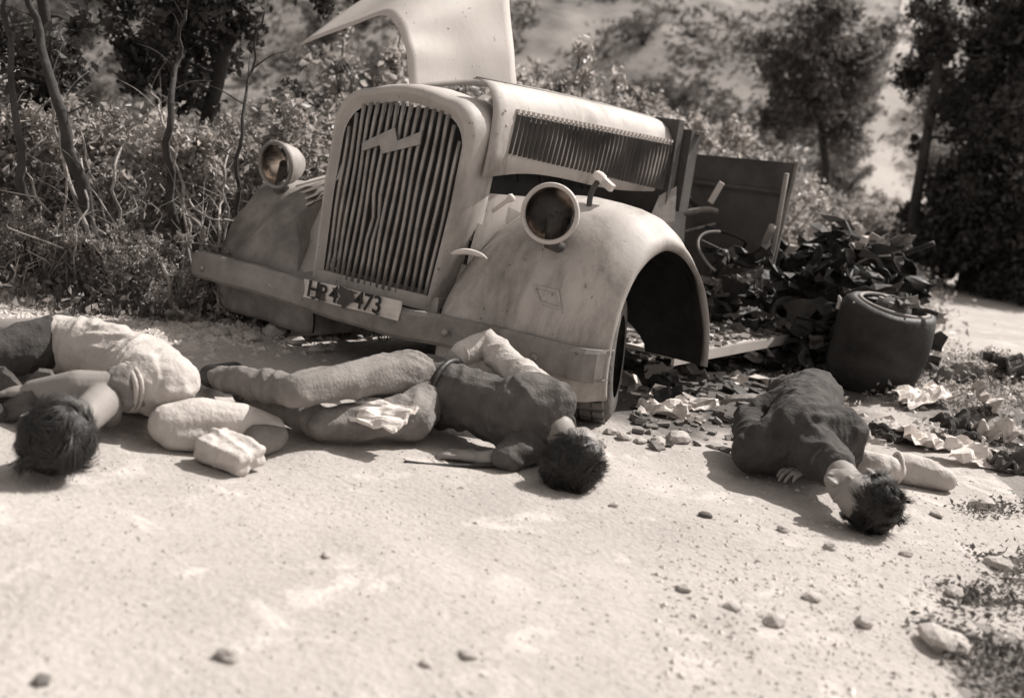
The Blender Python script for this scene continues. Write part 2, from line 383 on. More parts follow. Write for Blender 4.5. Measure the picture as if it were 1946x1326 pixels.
# fenders
def fender(side, dx=0, dz=0, dent=0., sc=1.):
    """side +1: the one at X = 2.2, -1: mirrored about X = 1.1"""
    C0, C1 = .38, .20
    rows = []
    prof = [(0, 1), (.06, .80), (.14, .55), (.22, .34), (.30, .18), (.40, .05), (.52, 0), (.66, 0), (.78, .0), (.88, .0), (.95, .0), (.99, .0)]
    roll = [0, 0, 0, 0, 0, 0, 0, -.004, -.014, -.034, -.065, -.10]
    for i in range(53):
        th = R(192 - (192 + 2) * i / 52); deg = math.degrees(th)
        Rr = sc * np.interp(deg, [-2, 0, 30, 60, 90, 105, 120, 145, 165, 180, 192], [.575, .575, .575, .60, .645, .64, .605, .535, .49, .46, .45])
        ro = sc * np.interp(deg, [-2, 0, 30, 60, 90, 120, 145, 165, 192], [.54, .535, .50, .485, .49, .45, .38, .335, .31])
        dp = sc * np.interp(deg, [-2, 30, 60, 85, 100, 120, 140, 165, 192], [.02, .05, .10, .14, .17, .17, .11, .04, .0])
        fade = smooth01(40, -2, deg)            # rear end narrows and flattens
        r = []
        for (u, dk), rl in zip(prof, roll):
            dr = -dp * dk + rl
            rr = max(Rr + dr * (1 - .55 * fade), ro + .004) if u > .3 else Rr + dr
            xin = 1.475 + .42 * fade
            x = xin + (2.19 - xin) * u
            bump_ = dent * (.03 * noise.noise(Vector((u * 4, deg * .04, 1))))
            r.append((x, C0 + (rr + bump_) * math.cos(th), C1 + (rr + bump_) * math.sin(th)))
        for k, x in enumerate((2.197, 2.20, 2.197)):
            t = (k + .4) / 3; rr0 = max(Rr + roll[-1] * (1 - .55 * fade), ro + .01)
            rr = rr0 + (ro - rr0) * t
            r.append((x, C0 + rr * math.cos(th), C1 + rr * math.sin(th)))
        r.append((2.18, C0 + (ro - .004) * math.cos(th), C1 + (ro - .004) * math.sin(th)))
        rows.append([Vector((x if side > 0 else 2.2 - x + dx, y, z + (dz if side < 0 else 0))) for x, y, z in r])
    f = tobj('fender', grid_surf(rows), 'paint' if side > 0 else 'paint_shaded', smooth=True); solid(f, .006, -side)
    zc_ = C1 + (dz if side < 0 else 0); lr = []
    for r in rows:
        lr.append([Vector((p.x + (-.012 if side > 0 else .012) * (1 if k > 8 else 0), C0 + (p.y - C0) * .965, zc_ + (p.z - zc_) * .965)) for k, p in enumerate(r[:12])])
    tobj('arch_shade_shell', grid_surf(lr), 'black', parent=f, smooth=True)  # added black shell that stands in for the shadow inside the wheel arch
    return f
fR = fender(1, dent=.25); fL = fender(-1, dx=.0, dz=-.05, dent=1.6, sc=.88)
fL['label'] = 'dented dirt-streaked fender under the far headlamp'
# aprons between shell and fenders, inner walls
tobj('inner_apron', grid_surf([[Vector((1.44, .10, .30)), Vector((1.455, .10, .55)), Vector((1.47, .14, .80))], [Vector((1.485, .35, .30)), Vector((1.49, .40, .55)), Vector((1.485, .45, .80))], [Vector((1.49, 1.5, .30)), Vector((1.49, 1.5, .55)), Vector((1.49, 1.5, .74))]]), smooth=True)
tobj('front_apron', grid_surf([[Vector((1.40, .06, .30)), Vector((1.405, .08, .5)), Vector((1.43, .11, .80))], [Vector((1.50, .02, .30)), Vector((1.51, .12, .5)), Vector((1.495, .38, .73))], [Vector((1.58, -.05, .30)), Vector((1.56, .04, .5)), Vector((1.54, .32, .70))]]), smooth=True)
tobj('front_apron', grid_surf([[Vector((.74, .05, .30)), Vector((.74, .05, .5)), Vector((.735, .08, .78))], [Vector((.60, .00, .30)), Vector((.58, .07, .5)), Vector((.57, .20, .74))], [Vector((.46, .02, .30)), Vector((.44, .12, .5)), Vector((.46, .27, .68))]]), smooth=True)
# pale strips standing in for striped sunlight on the far apron
for k in range(5):
    a = at(556 - k * 4 + 6, 352 + k * 17, Y=.18); b = at(622 - k * 9, 336 + k * 15, Y=.10)
    a2 = a + Vector((.02, .07, .035)); b2 = b + Vector((.02, .07, .035))
    tobj('light_stripe', ([a, b, b2, a2, a - Vector((0, 0, .01)), b - Vector((0, 0, .01)), b2 - Vector((0, 0, .01)), a2 - Vector((0, 0, .01))], [(0, 1, 2, 3), (7, 6, 5, 4), (0, 4, 5, 1), (1, 5, 6, 2), (2, 6, 7, 3), (3, 7, 4, 0)]), 'paint_lid')
for sx in (1.60, .60):
    tobj('arch_backing', grid_surf([[Vector((sx, .0 + .06 * i, .03)), Vector((sx, .0 + .06 * i, .45)), Vector((sx + (.05 if sx > 1 else -.05), .0 + .06 * i, .20 + .50 * math.sqrt(max(0, 1 - ((.06 * i - .42) / .60) ** 2))))] for i in range(18)]), 'black' if sx > 1 else 'paint_shaded', smooth=True)  # near panel is black to paint in the shade behind the arch
# bumper: shallow channel with turned ends
def bumper_rows():
    rows = []
    xs = [(-.01, .10), (.0, .05), (.03, .012), (.08, 0)] + [(.08 + 1.96 * k / 20, -.012 * math.sin(math.pi * k / 20)) for k in range(1, 21)] + [(2.12, .004), (2.17, .02), (2.20, .06), (2.205, .11)]
    for x, y in xs:
        zc = .262 + .012 * math.sin(x * 4) + .006 * noise.noise(Vector((x * 5, 0, 0))); y = y + .018 * noise.noise(Vector((x * 4, 3, 0))) + .03 * math.exp(-((x - 1.55) / .16) ** 2)
        rows.append([Vector((x, y - .06, zc + .055)), Vector((x, y - .115, zc + .058)), Vector((x, y - .126, zc + .045)), Vector((x, y - .126, zc - .045)), Vector((x, y - .115, zc - .058)), Vector((x, y - .07, zc - .055))])
    return rows
bump = tobj('bumper', grid_surf(bumper_rows()), 'bumper', smooth=False); solid(bump, .006, 0)
for x in (.62, 1.55): tobj('bumper_bracket', box((x, .05, .26), (.06, .30, .07)), 'black')
for x in (.12, .58, 1.56, 1.98): tobj('bumper_bolt', lathe((x, -.128, .262), (0, -1, 0), [(0, .016), (.006, .016), (.010, .008), (.011, 0)], 10), 'grille', parent=bump, smooth=True)
# number plate
pa, pb = at(583, 527, Y=-.145), at(766, 570, Y=-.145)
pc, pd = at(757, 613, Y=-.145), at(572, 566, Y=-.145)
ctr = (pa + pb + pc + pd) / 4
ux = (pb - pa).normalized(); uz = Vector((-ux.z, 0, ux.x)); PW = (pb - pa).length; PH = .078
def plate_pt(s, t, y=0): return ctr + ux * (s - .5) * PW + uz * (t - .5) * PH + Vector((0, y, 0))
n_ = 14; rows = [[plate_pt(i / n_, j / 4, .006 * math.sin(i * .8 + j)) for i in range(n_ + 1)] for j in range(5)]
plate = tobj('number_plate', grid_surf(rows), 'white'); solid(plate, .004)
def text(s, size, loc, m_, parent, ydir=(0, -1, 0), shear=0):
    cu = bpy.data.curves.new('lettering', 'FONT'); cu.body = s; cu.size = size; cu.extrude = .0015; cu.shear = shear; cu.offset = .0012
    o_ = bpy.data.objects.new('lettering', cu); COL.objects.link(o_)
    Mx = Matrix((ux, uz, Vector((0, -1, 0)))).transposed().to_4x4(); Mx.translation = loc
    o_.matrix_world = Mx; bpy.context.view_layer.update()
    me = bpy.data.meshes.new_from_object(o_.evaluated_get(bpy.context.evaluated_depsgraph_get())); me.transform(Mx)
    bpy.data.objects.remove(o_)
    me.transform(Matrix.Translation(-WL[parent.name]))
    return link('lettering', me, m_, parent, False)
text('H', .098, plate_pt(.05, .14, -.012), M['ink'], plate, shear=.1)
text('P', .092, plate_pt(.17, .12, -.012), M['ink'], plate, shear=.1)
text('4', .098, plate_pt(.29, .14, -.012), M['ink'], plate, shear=.1)
text('473', .100, plate_pt(.55, .14, -.012), M['ink'], plate, shear=.1)
pts = []
for k in range(22):
    a = 2 * math.pi * k / 22; rr = 1 + 1.1 * noise.noise(Vector((math.cos(a) * 1.7, math.sin(a) * 1.7, 5)))
    pts.append(plate_pt(.455 + .085 * rr * math.cos(a), .47 + .48 * rr * math.sin(a), -.0125))
tobj('oil_smear', (pts, [tuple(range(22))]), 'paint_dark', parent=plate)
for q, (u_, v_, r_) in enumerate(((.22, .25, .10), (.36, .85, .08), (.13, .12, .07), (.52, .9, .08), (.80, .1, .05))):
    pts = [plate_pt(u_ + .05 * (r_ / .1) * (1 + .9 * noise.noise(Vector((math.cos(t) * 1.6, math.sin(t) * 1.6, q * 3.)))) * math.cos(t), v_ + .20 * (r_ / .1) * (1 + .9 * noise.noise(Vector((math.cos(t) * 1.6, math.sin(t) * 1.6, q * 3.)))) * math.sin(t) * (1 if .2 < v_ < .8 else .5), -.0127 - .0002 * q) for t in [2 * math.pi * k / 16 for k in range(16)]]
    tobj('mud_spot', (pts, [tuple(range(16))]), 'paint_dark', parent=plate)
# headlamps
def lamp(c, axis, r, stalk_to, rim='paint_lid'):
    bowl = tobj('headlamp', lathe(c, axis, [(-.15, .01), (-.145, .03), (-.13, .055), (-.10, .078), (-.06, .094), (-.02, .101), (0, .103)], 36), smooth=True)
    k = r / .103
    tobj('rim', lathe(c, axis, [(-.006, .1005), (-.006, .109), (.006, .112), (.016, .108), (.018, .099), (.010, .0945), (-.004, .095)], 40), rim, parent=bowl, smooth=True)
    tobj('reflector', lathe(c, axis, [(.004, .095), (-.02, .088), (-.05, .072), (-.075, .048), (-.088, .022), (-.09, .0)], 36), 'reflector', parent=bowl, smooth=True)
    tobj('bulb', lathe(Vector(c) - Vector(axis).normalized() * .088, axis, [(0, .012), (.03, .012), (.035, .018), (.055, .018), (.065, .008), (.067, 0)], 12), 'black', parent=bowl, smooth=True)
    tobj('lens', lathe(c, axis, [(.006, 0), (.006, .05), (.004, .096), (.001, .096), (.003, .05), (.003, 0)], 32), 'glass', parent=bowl, smooth=True)
    tobj('lamp_bracket', tube([Vector(c) - Vector(axis).normalized() * .06, Vector(c) + Vector((0, .02, -.11)), stalk_to], [.03, .022, .028], 8), 'paint_dark', smooth=True)
LR = at(1046, 406, Y=-.07); LL = at(526, 313, Y=.12)
lamp(LR, Vector((.26, -1, .06)), .1, Vector((LR.x + .0, .22, .62)))
lamp(LL, Vector((.02, -1, -.12)), .1, Vector((LL.x + .02, .28, .55)), 'bumper')
# side marker lamp on its stalk, bonnet catch, hook
a = at(1118, 440, X=1.93); b = at(1122, 372, X=1.90); c = at(1140, 340, X=1.90)
st = tobj('marker_stalk', tube(bezier([a, b, c], 5), .011, 6), 'paint_dark', smooth=True)
tobj('marker_lamp', lathe(c + Vector((0, 0, .008)), (.5, .2, 1), [(-.02, .012), (-.012, .028), (.004, .03), (.016, .02), (.02, 0)], 14), 'paper', parent=st, smooth=True)
tobj('marker_lens', box(c + Vector((.035, .0, -.015)), (.06, .03, .028), Matrix.Rotation(R(30), 3, 'Y')), 'stone', parent=st)
a = at(935, 402, X=1.50); b = at(972, 376, X=1.56)
tobj('bonnet_catch', tube([a, a.lerp(b, .7), b, b + (b - a) * .12], [.008, .008, .018, .012], 8), 'paper', smooth=True)
h = bezier([at(856, 482, Y=.0), at(885, 478, Y=-.02), at(912, 484, Y=-.04), at(925, 492, Y=0)], 5)
tobj('tow_hook', tube(h, [.004 + .008 * math.sin(math.pi * (i / (len(h) - 1)) ** .7) for i in range(len(h))], 8), 'paper', smooth=True)
# unit mark on the fender: thin painted outline laid on the sheet metal
bpy.context.view_layer.update()
from mathutils.bvhtree import BVHTree
def bvh_of(o_):
    off = WL[truck.name]; me = o_.data
    return BVHTree.FromPolygons([v.co + off for v in me.vertices], [tuple(p.vertices) for p in me.polygons])
bt = bvh_of(fR)
def on_fender(px_, py_):
    d = ray(px_, py_).normalized(); h_ = bt.ray_cast(CAM, d)
    return None if h_[0] is None else h_[0] - d * .006
dia = [(1012, 540), (1062, 552), (1068, 590), (1022, 575)]
V_, F_ = [], []; S = []
for k in range(4):
    a, b = dia[k], dia[(k + 1) % 4]
    for j in range(6): S.append((a[0] + (b[0] - a[0]) * j / 6, a[1] + (b[1] - a[1]) * j / 6))
cx, cy = 1041, 564; ok = True; inn = []; out = []
for sx, sy in S:
    p = on_fender(sx, sy); q = on_fender(cx + (sx - cx) * .76, cy + (sy - cy) * .72)
    if p is None or q is None: ok = False; break
    out.append(p); inn.append(q)
if ok:
    n = len(S); tobj('unit_mark', (out + inn, [(i, (i + 1) % n, (i + 1) % n + n, i + n) for i in range(n)]), 'mark', parent=fR)
# engine bay
tobj('firewall', box((1.12, 1.66, .86), (.80, .06, .78)), 'paint_dark')
tobj('cowl_side', grid_surf([[Vector((1.49, 1.50, .55)), Vector((1.49, 1.52, .72)), Vector((1.50, 1.58, .86))], [Vector((1.53, 1.66, .50)), Vector((1.56, 1.68, .74)), Vector((1.53, 1.70, .92))]]), 'bumper')
tobj('cowl_post', box((1.50, 1.78, 1.0), (.10, .10, .42)), 'paint_dark')
tobj('cowl_ledge', box((1.52, 1.80, 1.20), (.16, .05, .015)), 'bumper')
tobj('engine_block', join([box((1.12, .80, .72), (.36, .95, .42)), box((1.14, .7, .98), (.26, .6, .12)), box((1.34, .8, .66), (.10, .7, .10))]), 'black')
for k in range(4): tobj('spark_lead', tube(bezier([(1.2, .5 + .18 * k, 1.04), (1.3, .52 + .18 * k, 1.02), (1.34, .55 + .18 * k, .85)], 4), .008, 5), 'black')
tobj('bay_floor', box((1.12, .85, .33), (.74, 1.5, .02)), 'black')
tobj('far_bay_side', box((.72, .95, .62), (.02, 1.4, .5)), 'black')
# chassis
for x in (.78, 1.42): tobj('chassis_rail', box((x, 1.9, .26), (.07, 3.8, .13)), 'black')
tobj('front_axle', tube([(.25, .40, .20), (.7, .40, .13), (1.5, .40, .13), (2.0, .40, .2)], .035, 8), 'black', smooth=True)
for x in (.78, 1.42):
    for k in range(3): tobj('spring_leaf', tube([(x, .05 + .05 * k, .22 - .015 * k), (x, .40, .15 - .015 * k), (x, .8 - .05 * k, .22 - .015 * k)], .012, 4), 'black')
# wheels
def wheel(c, axis, r, w):
    prof = [(-w * .5, r * .62), (-w * .5, r * .86), (-w * .42, r * .96), (-w * .2, r), (w * .2, r), (w * .42, r * .96), (w * .5, r * .86), (w * .5, r * .62)]
    ty = tobj('wheel', lathe(c, axis, [(-w * .38, r * .60), (-w * .30, r * .50), (-w * .05, r * .42), (0, r * .2), (0, 0)], 32), 'paint_dark', smooth=True)
    tobj('tyre', lathe(c, axis, prof, 40), 'rubber', parent=ty, smooth=True)
    ax = Vector(axis).normalized(); x_, y_ = frame_from(ax); parts = []
    for k in range(30):
        a = 2 * math.pi * k / 30; rd = x_ * math.cos(a) + y_ * math.sin(a); tn = ax.cross(rd)
        Mx = Matrix((ax, tn, rd)).transposed()
        for sx in (-.26, .02, .28): parts.append(box(Vector(c) + rd * (r + .003) + ax * w * sx, (w * .22, r * .13, .014), Mx))
    t = tobj('tread', join(parts), 'rubber', parent=ty); t['kind'] = 'stuff'
wheel(Vector((2.01, .26, .25)), (.90, .38, .06), .262, .19)
wheel(Vector((.30, .38, .27)), (1, -.1, 0), .33, .17)
# running board, seat remains, steering wheel
tobj('running_board', join([box((1.82, 1.72, .175), (.36, 1.45, .02)), box((2.0, 1.72, .16), (.015, 1.45, .05))]), 'paint_lid')
sw_c = at(1378, 478, Y=2.2); sw_ax = Vector((.45, -.62, .75)).normalized(); x_, y_ = frame_from(sw_ax)
sw = tobj('steering_wheel', tube([sw_c + (x_ * math.cos(a) + y_ * math.sin(a)) * (.15 + .012 * math.sin(3 * a)) for a in [-1.2 + 2.6 * k / 36 for k in range(37)]], .008, 6, False), 'bumper', smooth=True)
for k in range(1):
    a = 2 * math.pi * k / 3 + .4; tobj('spoke', tube([sw_c, sw_c + (x_ * math.cos(a) + y_ * math.sin(a)) * .145], .006, 5), 'black', parent=sw)
tobj('steering_column', tube([sw_c, sw_c - sw_ax * .7], .02, 8), 'black', smooth=True)
# cargo-bed front board
BY = 2.75
bd = [at(1312, 292, Y=BY), at(1508, 310, Y=BY), at(1440, 590, Y=BY), at(1290, 590, Y=BY)]
board = tobj('bed_board', ([p for p in bd] + [p + Vector((.0, .05, 0)) for p in bd], [(0, 1, 2, 3), (7, 6, 5, 4), (0, 4, 5, 1), (1, 5, 6, 2), (2, 6, 7, 3), (3, 7, 4, 0)]), 'paint_dark')
tobj('board_edge', tube([bd[1] + Vector((.012, .02, .01)), bd[2] + Vector((.012, .02, 0))], .016, 6), 'cloth_trouser')
a, b = at(1312, 345, Y=BY - .02), at(1490, 368, Y=BY - .02)
tobj('board_rail', tube([a, b], .014, 6), 'paint_dark')
for q in (((1350, 385), (1372, 347)), ):
    a, b = at(*q[0], Y=2.5), at(*q[1], Y=2.5)
    tobj('torn_strip', box((a + b) / 2, ((b - a).length, .01, .035), Matrix(((b - a).normalized(), Vector((0, 1, 0)), (b - a).normalized().cross(Vector((0, 1, 0))))).transposed()), 'paper')
for pts_, r_ in [(((1300, 330), (1308, 375), (1335, 400)), .016), (((1300, 405), (1340, 398), (1362, 402)), .02), (((1340, 430), (1412, 455), (1405, 475), (1345, 505)), .010),
                 (((1300, 440), (1360, 425)), .008), (((1468, 430), (1452, 470), (1430, 560)), .022), (((1495, 330), (1470, 470), (1450, 540)), .014), (((1345, 562), (1385, 560)), .014)]:
    P_ = bezier([at(a, b, Y=2.45 + .08 * i) for i, (a, b) in enumerate(pts_)], 4)
    tobj('bent_rod', tube(P_, r_, 6), random.choice(['bumper', 'black', 'paint_shaded']), smooth=True)
tobj('bed_side', grid_surf([[Vector((.55, 2.8, .35)), Vector((.55, 2.8, 1.08))], [Vector((.5, 5.2, .3)), Vector((.5, 5.2, 1.0))]]), 'paint_dark')
tobj('bed_floor', box((1.15, 4.0, .42), (1.2, 2.3, .05)), 'paint_dark')

# ---------------------------------------------------------------- crumpled wreckage
def crumple(name, label, cat, c, size, rot, m_, seed, amp=.35, group=None, thick=.006, n=9, jag=.25):
    rows = []
    Rm = Matrix.Rotation(R(rot[2]), 3, 'Z') @ Matrix.Rotation(R(rot[1]), 3, 'Y') @ Matrix.Rotation(R(rot[0]), 3, 'X')
    for i in range(n + 1):
        r = []
        for j in range(n + 1):
            s, t = i / n - .5, j / n - .5
            ed = 1 + jag * noise.noise(Vector((s * 6, t * 6, seed * 3.1)))
            z = amp * size[0] * (abs(noise.noise(Vector((s * 2.6, t * 2.6, seed)))) * 1.6 - .35) + amp * .22 * size[0] * noise.noise(Vector((s * 5, t * 5, seed + 5)))
            r.append(Rm @ Vector((s * size[0] * ed, t * size[1] * ed, z)))
        rows.append(r)
    zmin = min(p.z for r in rows for p in r)
    c = Vector(c); gz = height(c.x, c.y)
    if c.z <= gz + .02: c.z = gz - zmin - .01
    V_, F_ = grid_surf(rows)
    o_ = obj(name, [v for v in V_], F_, M[m_]); o_.location = c; solid(o_, thick); tag(o_, label, cat, group); return o_
sheets = [((1530, 500), 3.6, (.30, .22), (50, 20, 30), 'stone', 'pale crumpled sheet hanging above the wreck behind the bed board'),
 ((1600, 465), 3.7, (.34, .10), (65, -50, 20), 'stone', 'narrow pale torn strip sticking up from the wreckage pile'),
 ((1660, 505), 3.5, (.40, .30), (70, 15, 25), 'black', 'large black bent panel at the top of the wreckage pile'),
 ((1590, 540), 3.2, (.30, .14), (40, -25, 40), 'stone', 'grey triangular torn plate in the middle of the wreckage'),
 ((1612, 580), 3.0, (.28, .14), (30, -20, 20), 'stone_dark', 'pale folded scrap just above the burnt wheel'),
 ((1505, 590), 3.2, (.16, .10), (40, 30, 0), 'paper', 'small bright scrap at the left of the wreckage'),
 ((1530, 625), 3.1, (.16, .08), (30, 40, 0), 'paper', 'bright torn scrap below the small bright scrap'),
 ((1560, 600), 3.3, (.45, .40), (75, 0, 30), 'black', 'black burnt panel behind the burnt wheel'),
 ((1520, 560), 3.6, (.55, .55), (80, 10, 20), 'black', 'big black burnt sheet beside the bed board'),
 ((1480, 640), 2.9, (.40, .40), (60, 20, 60), 'black', 'black burnt sheet low beside the running board'),
 ((1565, 700), 2.5, (.34, .28), (35, 10, 60), 'paint_dark', 'dark crushed plate at the foot of the wreckage'),
 ((1490, 700), 2.4, (.5, .4), (12, 4, 60), 'black', 'flat black plate on the ground left of the burnt wheel'),
 ((1475, 560), 3.0, (.36, .50), (78, 10, 35), 'black', 'tall black burnt panel hanging beside the bed board foot'),
 ((1560, 660), 2.9, (.50, .34), (65, -10, 30), 'black', 'wide black burnt plate between bed board and burnt wheel'),
 ((1700, 540), 3.2, (.34, .30), (60, 30, -10), 'black', 'black buckled panel above the burnt wheel'),
 ((1560, 430), 4.0, (.20, .10), (60, -30, 30), 'stone', 'pale curled scrap at the top of the wreckage'),
 ((1410, 640), 2.6, (.40, .35), (70, 10, 50), 'black', 'black sheet behind the running board'),
 ((1690, 470), 3.6, (.36, .10), (60, -20, 50), 'stone_dark', 'grey ribbed strip leaning at the top right of the pile')]
for k, (pq, Y, size, rot, m_, lab) in enumerate(sheets):
    crumple('wreck_sheet', lab, 'scrap', at(*pq, Y=Y), size, rot, m_, k + 1, amp=.38)
heap = thing('scrap_heap', 'heap of small black and pale burnt scrap between the bed board and the burnt wheel', 'scrap', (2.3, 2.9, 0))
rs = random.Random(5)
def scrap_piece(p, sz, m_):
    Rm = Matrix.Rotation(rs.uniform(0, 6.3), 3, 'Z') @ Matrix.Rotation(rs.uniform(-1.4, 1.4), 3, 'X') @ Matrix.Rotation(rs.uniform(-.6, .6), 3, 'Y')
    rows = []; a = sz * 1.15; b = sz * rs.uniform(.12, .5); sd = rs.uniform(0, 99); cv = rs.uniform(-.9, .9)
    for i in range(6):
        rows.append([p + Rm @ Vector(((i / 5 - .5) * a * (1 + .4 * noise.noise(Vector((j * 2.1, sd, 0)))), (j / 3 - .5) * b * (1 + .5 * noise.noise(Vector((i * 1.7, sd, 3)))), cv * ((i / 5 - .5) ** 2) * a + .25 * a * noise.noise(Vector((i * .8, j * .9, sd))))) for j in range(4)])
    solid(obj('scrap', *grid_surf(rows), M[m_], heap), .005)
for k in range(230):
    a, b = rs.gauss(1585, 85), rs.uniform(0, 1) ** .75
    yy = 735 - b * (315 - abs(a - 1600) * .9)
    if yy < 430 or a < 1400 or a > 1760: continue
    scrap_piece(at(a, yy, Y=rs.uniform(2.6, 3.5) - .5 * (1 - b)), rs.uniform(.08, .34), rs.choice(['black', 'black', 'black', 'black', 'black', 'paint_dark', 'paint_dark', 'stone']))
for k in range(46):
    scrap_piece(at(rs.uniform(1325, 1470), rs.uniform(480, 640), Y=rs.uniform(2.1, 2.6)), rs.uniform(.08, .26), rs.choice(['black', 'black', 'black', 'paint_dark', 'paint_dark', 'bumper', 'stone_dark']))
for k in range(60):  # extra dark scrap added to darken the ground where the truck's shade lies
    p = Vector((rs.uniform(1.5, 2.35), rs.uniform(.7, 2.3), 0)); p.z = height(p.x, p.y) + rs.uniform(.0, .05)
    scrap_piece(p, rs.uniform(.06, .22), rs.choice(['black', 'black', 'paint_dark', 'stone_dark', 'paper']))
for k in range(22):
    a, b = rs.gauss(1570, 70), rs.uniform(470, 720); q = at(a, b, Y=rs.uniform(2.5, 3.2)); dv = Vector((rs.uniform(-1, 1), rs.uniform(-.6, .6), rs.uniform(-.3, 1))).normalized() * rs.uniform(.12, .42)
    obj('scrap_rod', *tube(bezier([q, q + dv * .5 + Vector((0, 0, rs.uniform(-.05, .05))), q + dv], 4), rs.uniform(.006, .016), 6), M[rs.choice(['black', 'black', 'paint_dark', 'paint_dark', 'bumper'])], heap, True)
for a, b, rr_, m_ in ((1500, 600, .10, 'paint_dark'), (1600, 640, .13, 'black'), (1545, 690, .08, 'bumper')):
    q = at(a, b, Y=2.5); e1, e2 = frame_from((.6, -.7, .4)); obj('scrap_ring', *tube([q + (e1 * math.cos(t) + e2 * math.sin(t)) * rr_ for t in [2 * math.pi * i / 24 for i in range(25)]], rr_ * .16, 7, False), M[m_], heap, True)
# burnt drum with torn rim
dc = at(1630, 752, Z=0)
drum = thing('burnt_wheel', 'burnt black wheel drum standing on end at the right of the wreckage', 'wheel', (dc.x, dc.y + .1, 0)); dcx, dcy = dc.x, dc.y + .1
prof = [(0, .01, 0), (0.0, .15, 0), (.05, .19, 0), (.13, .215, 0), (.28, .225, 0), (.40, .22, 0)]
wax = Vector((.16, -.10, 1)).normalized(); wc = Vector((dcx, dcy, .02))
prof = [(.02, .08), (.0, .13), (.01, .175), (.05, .212), (.12, .228), (.20, .234), (.225, .226), (.245, .235), (.33, .240), (.41, .237), (.455, .228), (.475, .205), (.47, .18), (.44, .165), (.38, .155), (.30, .12), (.29, .0)]
V_, F_ = lathe(wc, wax, prof, 44)
V_ = [v + (v - wc - wax * (v - wc).dot(wax)).normalized() * .022 * noise.noise(v * 6) + wax * .012 * noise.noise(v * 4 + Vector((5, 0, 0))) if (v - wc - wax * (v - wc).dot(wax)).length > .01 else v for v in V_]
obj('burnt_casing', V_, F_, M['black'], drum, True)
obj('hub', *lathe(wc, wax, [(.28, .12), (.44, .10), (.48, .085), (.50, .05), (.51, 0)], 20), M['paint_dark'], drum, True)
e1, e2 = frame_from(wax)
for k in range(6):
    a = 2 * math.pi * k / 6; obj('wheel_nut', *lathe(wc + (e1 * math.cos(a) + e2 * math.sin(a)) * .075, wax, [(.46, .014), (.50, .014), (.502, 0)], 6), M['bumper'], drum)
obj('rim_edge', *tube([wc + wax * .472 + (e1 * math.cos(t) + e2 * math.sin(t)) * .17 for t in [2 * math.pi * i / 32 for i in range(33)]], .011, 6, False), M['bumper'], drum, True)
for k, (a, hgt, out) in enumerate([(-2.5, .07, .01), (-1.9, .06, .02)]):
    p = Vector((dcx + .22 * math.cos(a), dcy + .22 * math.sin(a), .42)); o1 = Vector((math.cos(a), math.sin(a), 0))
    obj('torn_petal', *tube(bezier([p, p + Vector((0, 0, hgt * .6)) , p + Vector((0, 0, hgt)) + o1 * out], 4), [.014, .014, .013, .012, .011, .010, .009, .007, .004][:9], 5), M['paint' if k in (0, 1, 4) else 'black'], drum, True)
for k in range(14): 
    aa = rs.uniform(0, 6.28); rr_ = rs.uniform(0, .2); hp_ = heap; heap = drum
    scrap_piece(Vector((dcx + rr_ * math.cos(aa), dcy + rr_ * math.sin(aa), .42 + rs.uniform(-.03, .10))), rs.uniform(.06, .2), rs.choice(['black', 'black', 'paint_dark', 'bumper'])); heap = hp_
P_ = bezier([at(1722, 640, Y=dcy - .1), at(1735, 600, Y=dcy - .1), at(1755, 590, Y=dcy - .1), at(1783, 597, Y=dcy - .1)], 5)
obj('hooked_bar', *tube(P_, .013, 6), M['black'], drum, True)
rods = [(((1655, 600), (1664, 560), (1668, 520), (1700, 490), (1775, 462)), 3.3, .016, 'black', 'long black bent rod reaching up right out of the wreckage'),
        (((1590, 520), (1620, 470), (1635, 430)), 3.6, .012, 'stone', 'thin pale rod standing up in the wreckage'),
        (((1540, 385), (1562, 365)), 4.5, .014, 'paper', 'short pale stick above the wreckage pile'),
        (((1600, 500), (1660, 480), (1720, 470)), 3.6, .012, 'black', 'straight black rod lying across the top of the pile'),
        (((1475, 520), (1465, 600)), 3.0, .02, 'paint', 'grey bent bar hanging beside the bed board')]
for pts_, Y, r_, m_, lab in rods:
    P_ = bezier([at(a, b, Y=Y) for a, b in pts_], 5); o_ = obj('bent_rod', *tube(P_, r_, 6), M[m_], smooth=True); tag(o_, lab, 'rod')
# small litter on the ground under and beside the truck: one loose mass
parts = []
for k in range(420):
    if k < 230: p = at(random.uniform(1190, 1580), random.uniform(660, 860), Z=0)
    else: p = Vector((random.uniform(1.65, 1.99), random.uniform(1.0, 2.4), .19))
    s = random.uniform(.012, .05); g = height(p.x, p.y) if k < 230 else .187
    Rm = Matrix.Rotation(random.uniform(0, 6), 3, 'Z') @ Matrix.Rotation(random.uniform(-.6, .6), 3, 'X')
    parts.append(box((p.x, p.y, g + s * .2), (s, s * random.uniform(.4, 1.2), s * random.uniform(.1, .5)), Rm))
o_ = obj('rubble', *join(parts), M['stone_dark']); tag(o_, 'fine broken rubble and splinters strewn under the truck', 'rubble', kind='stuff')

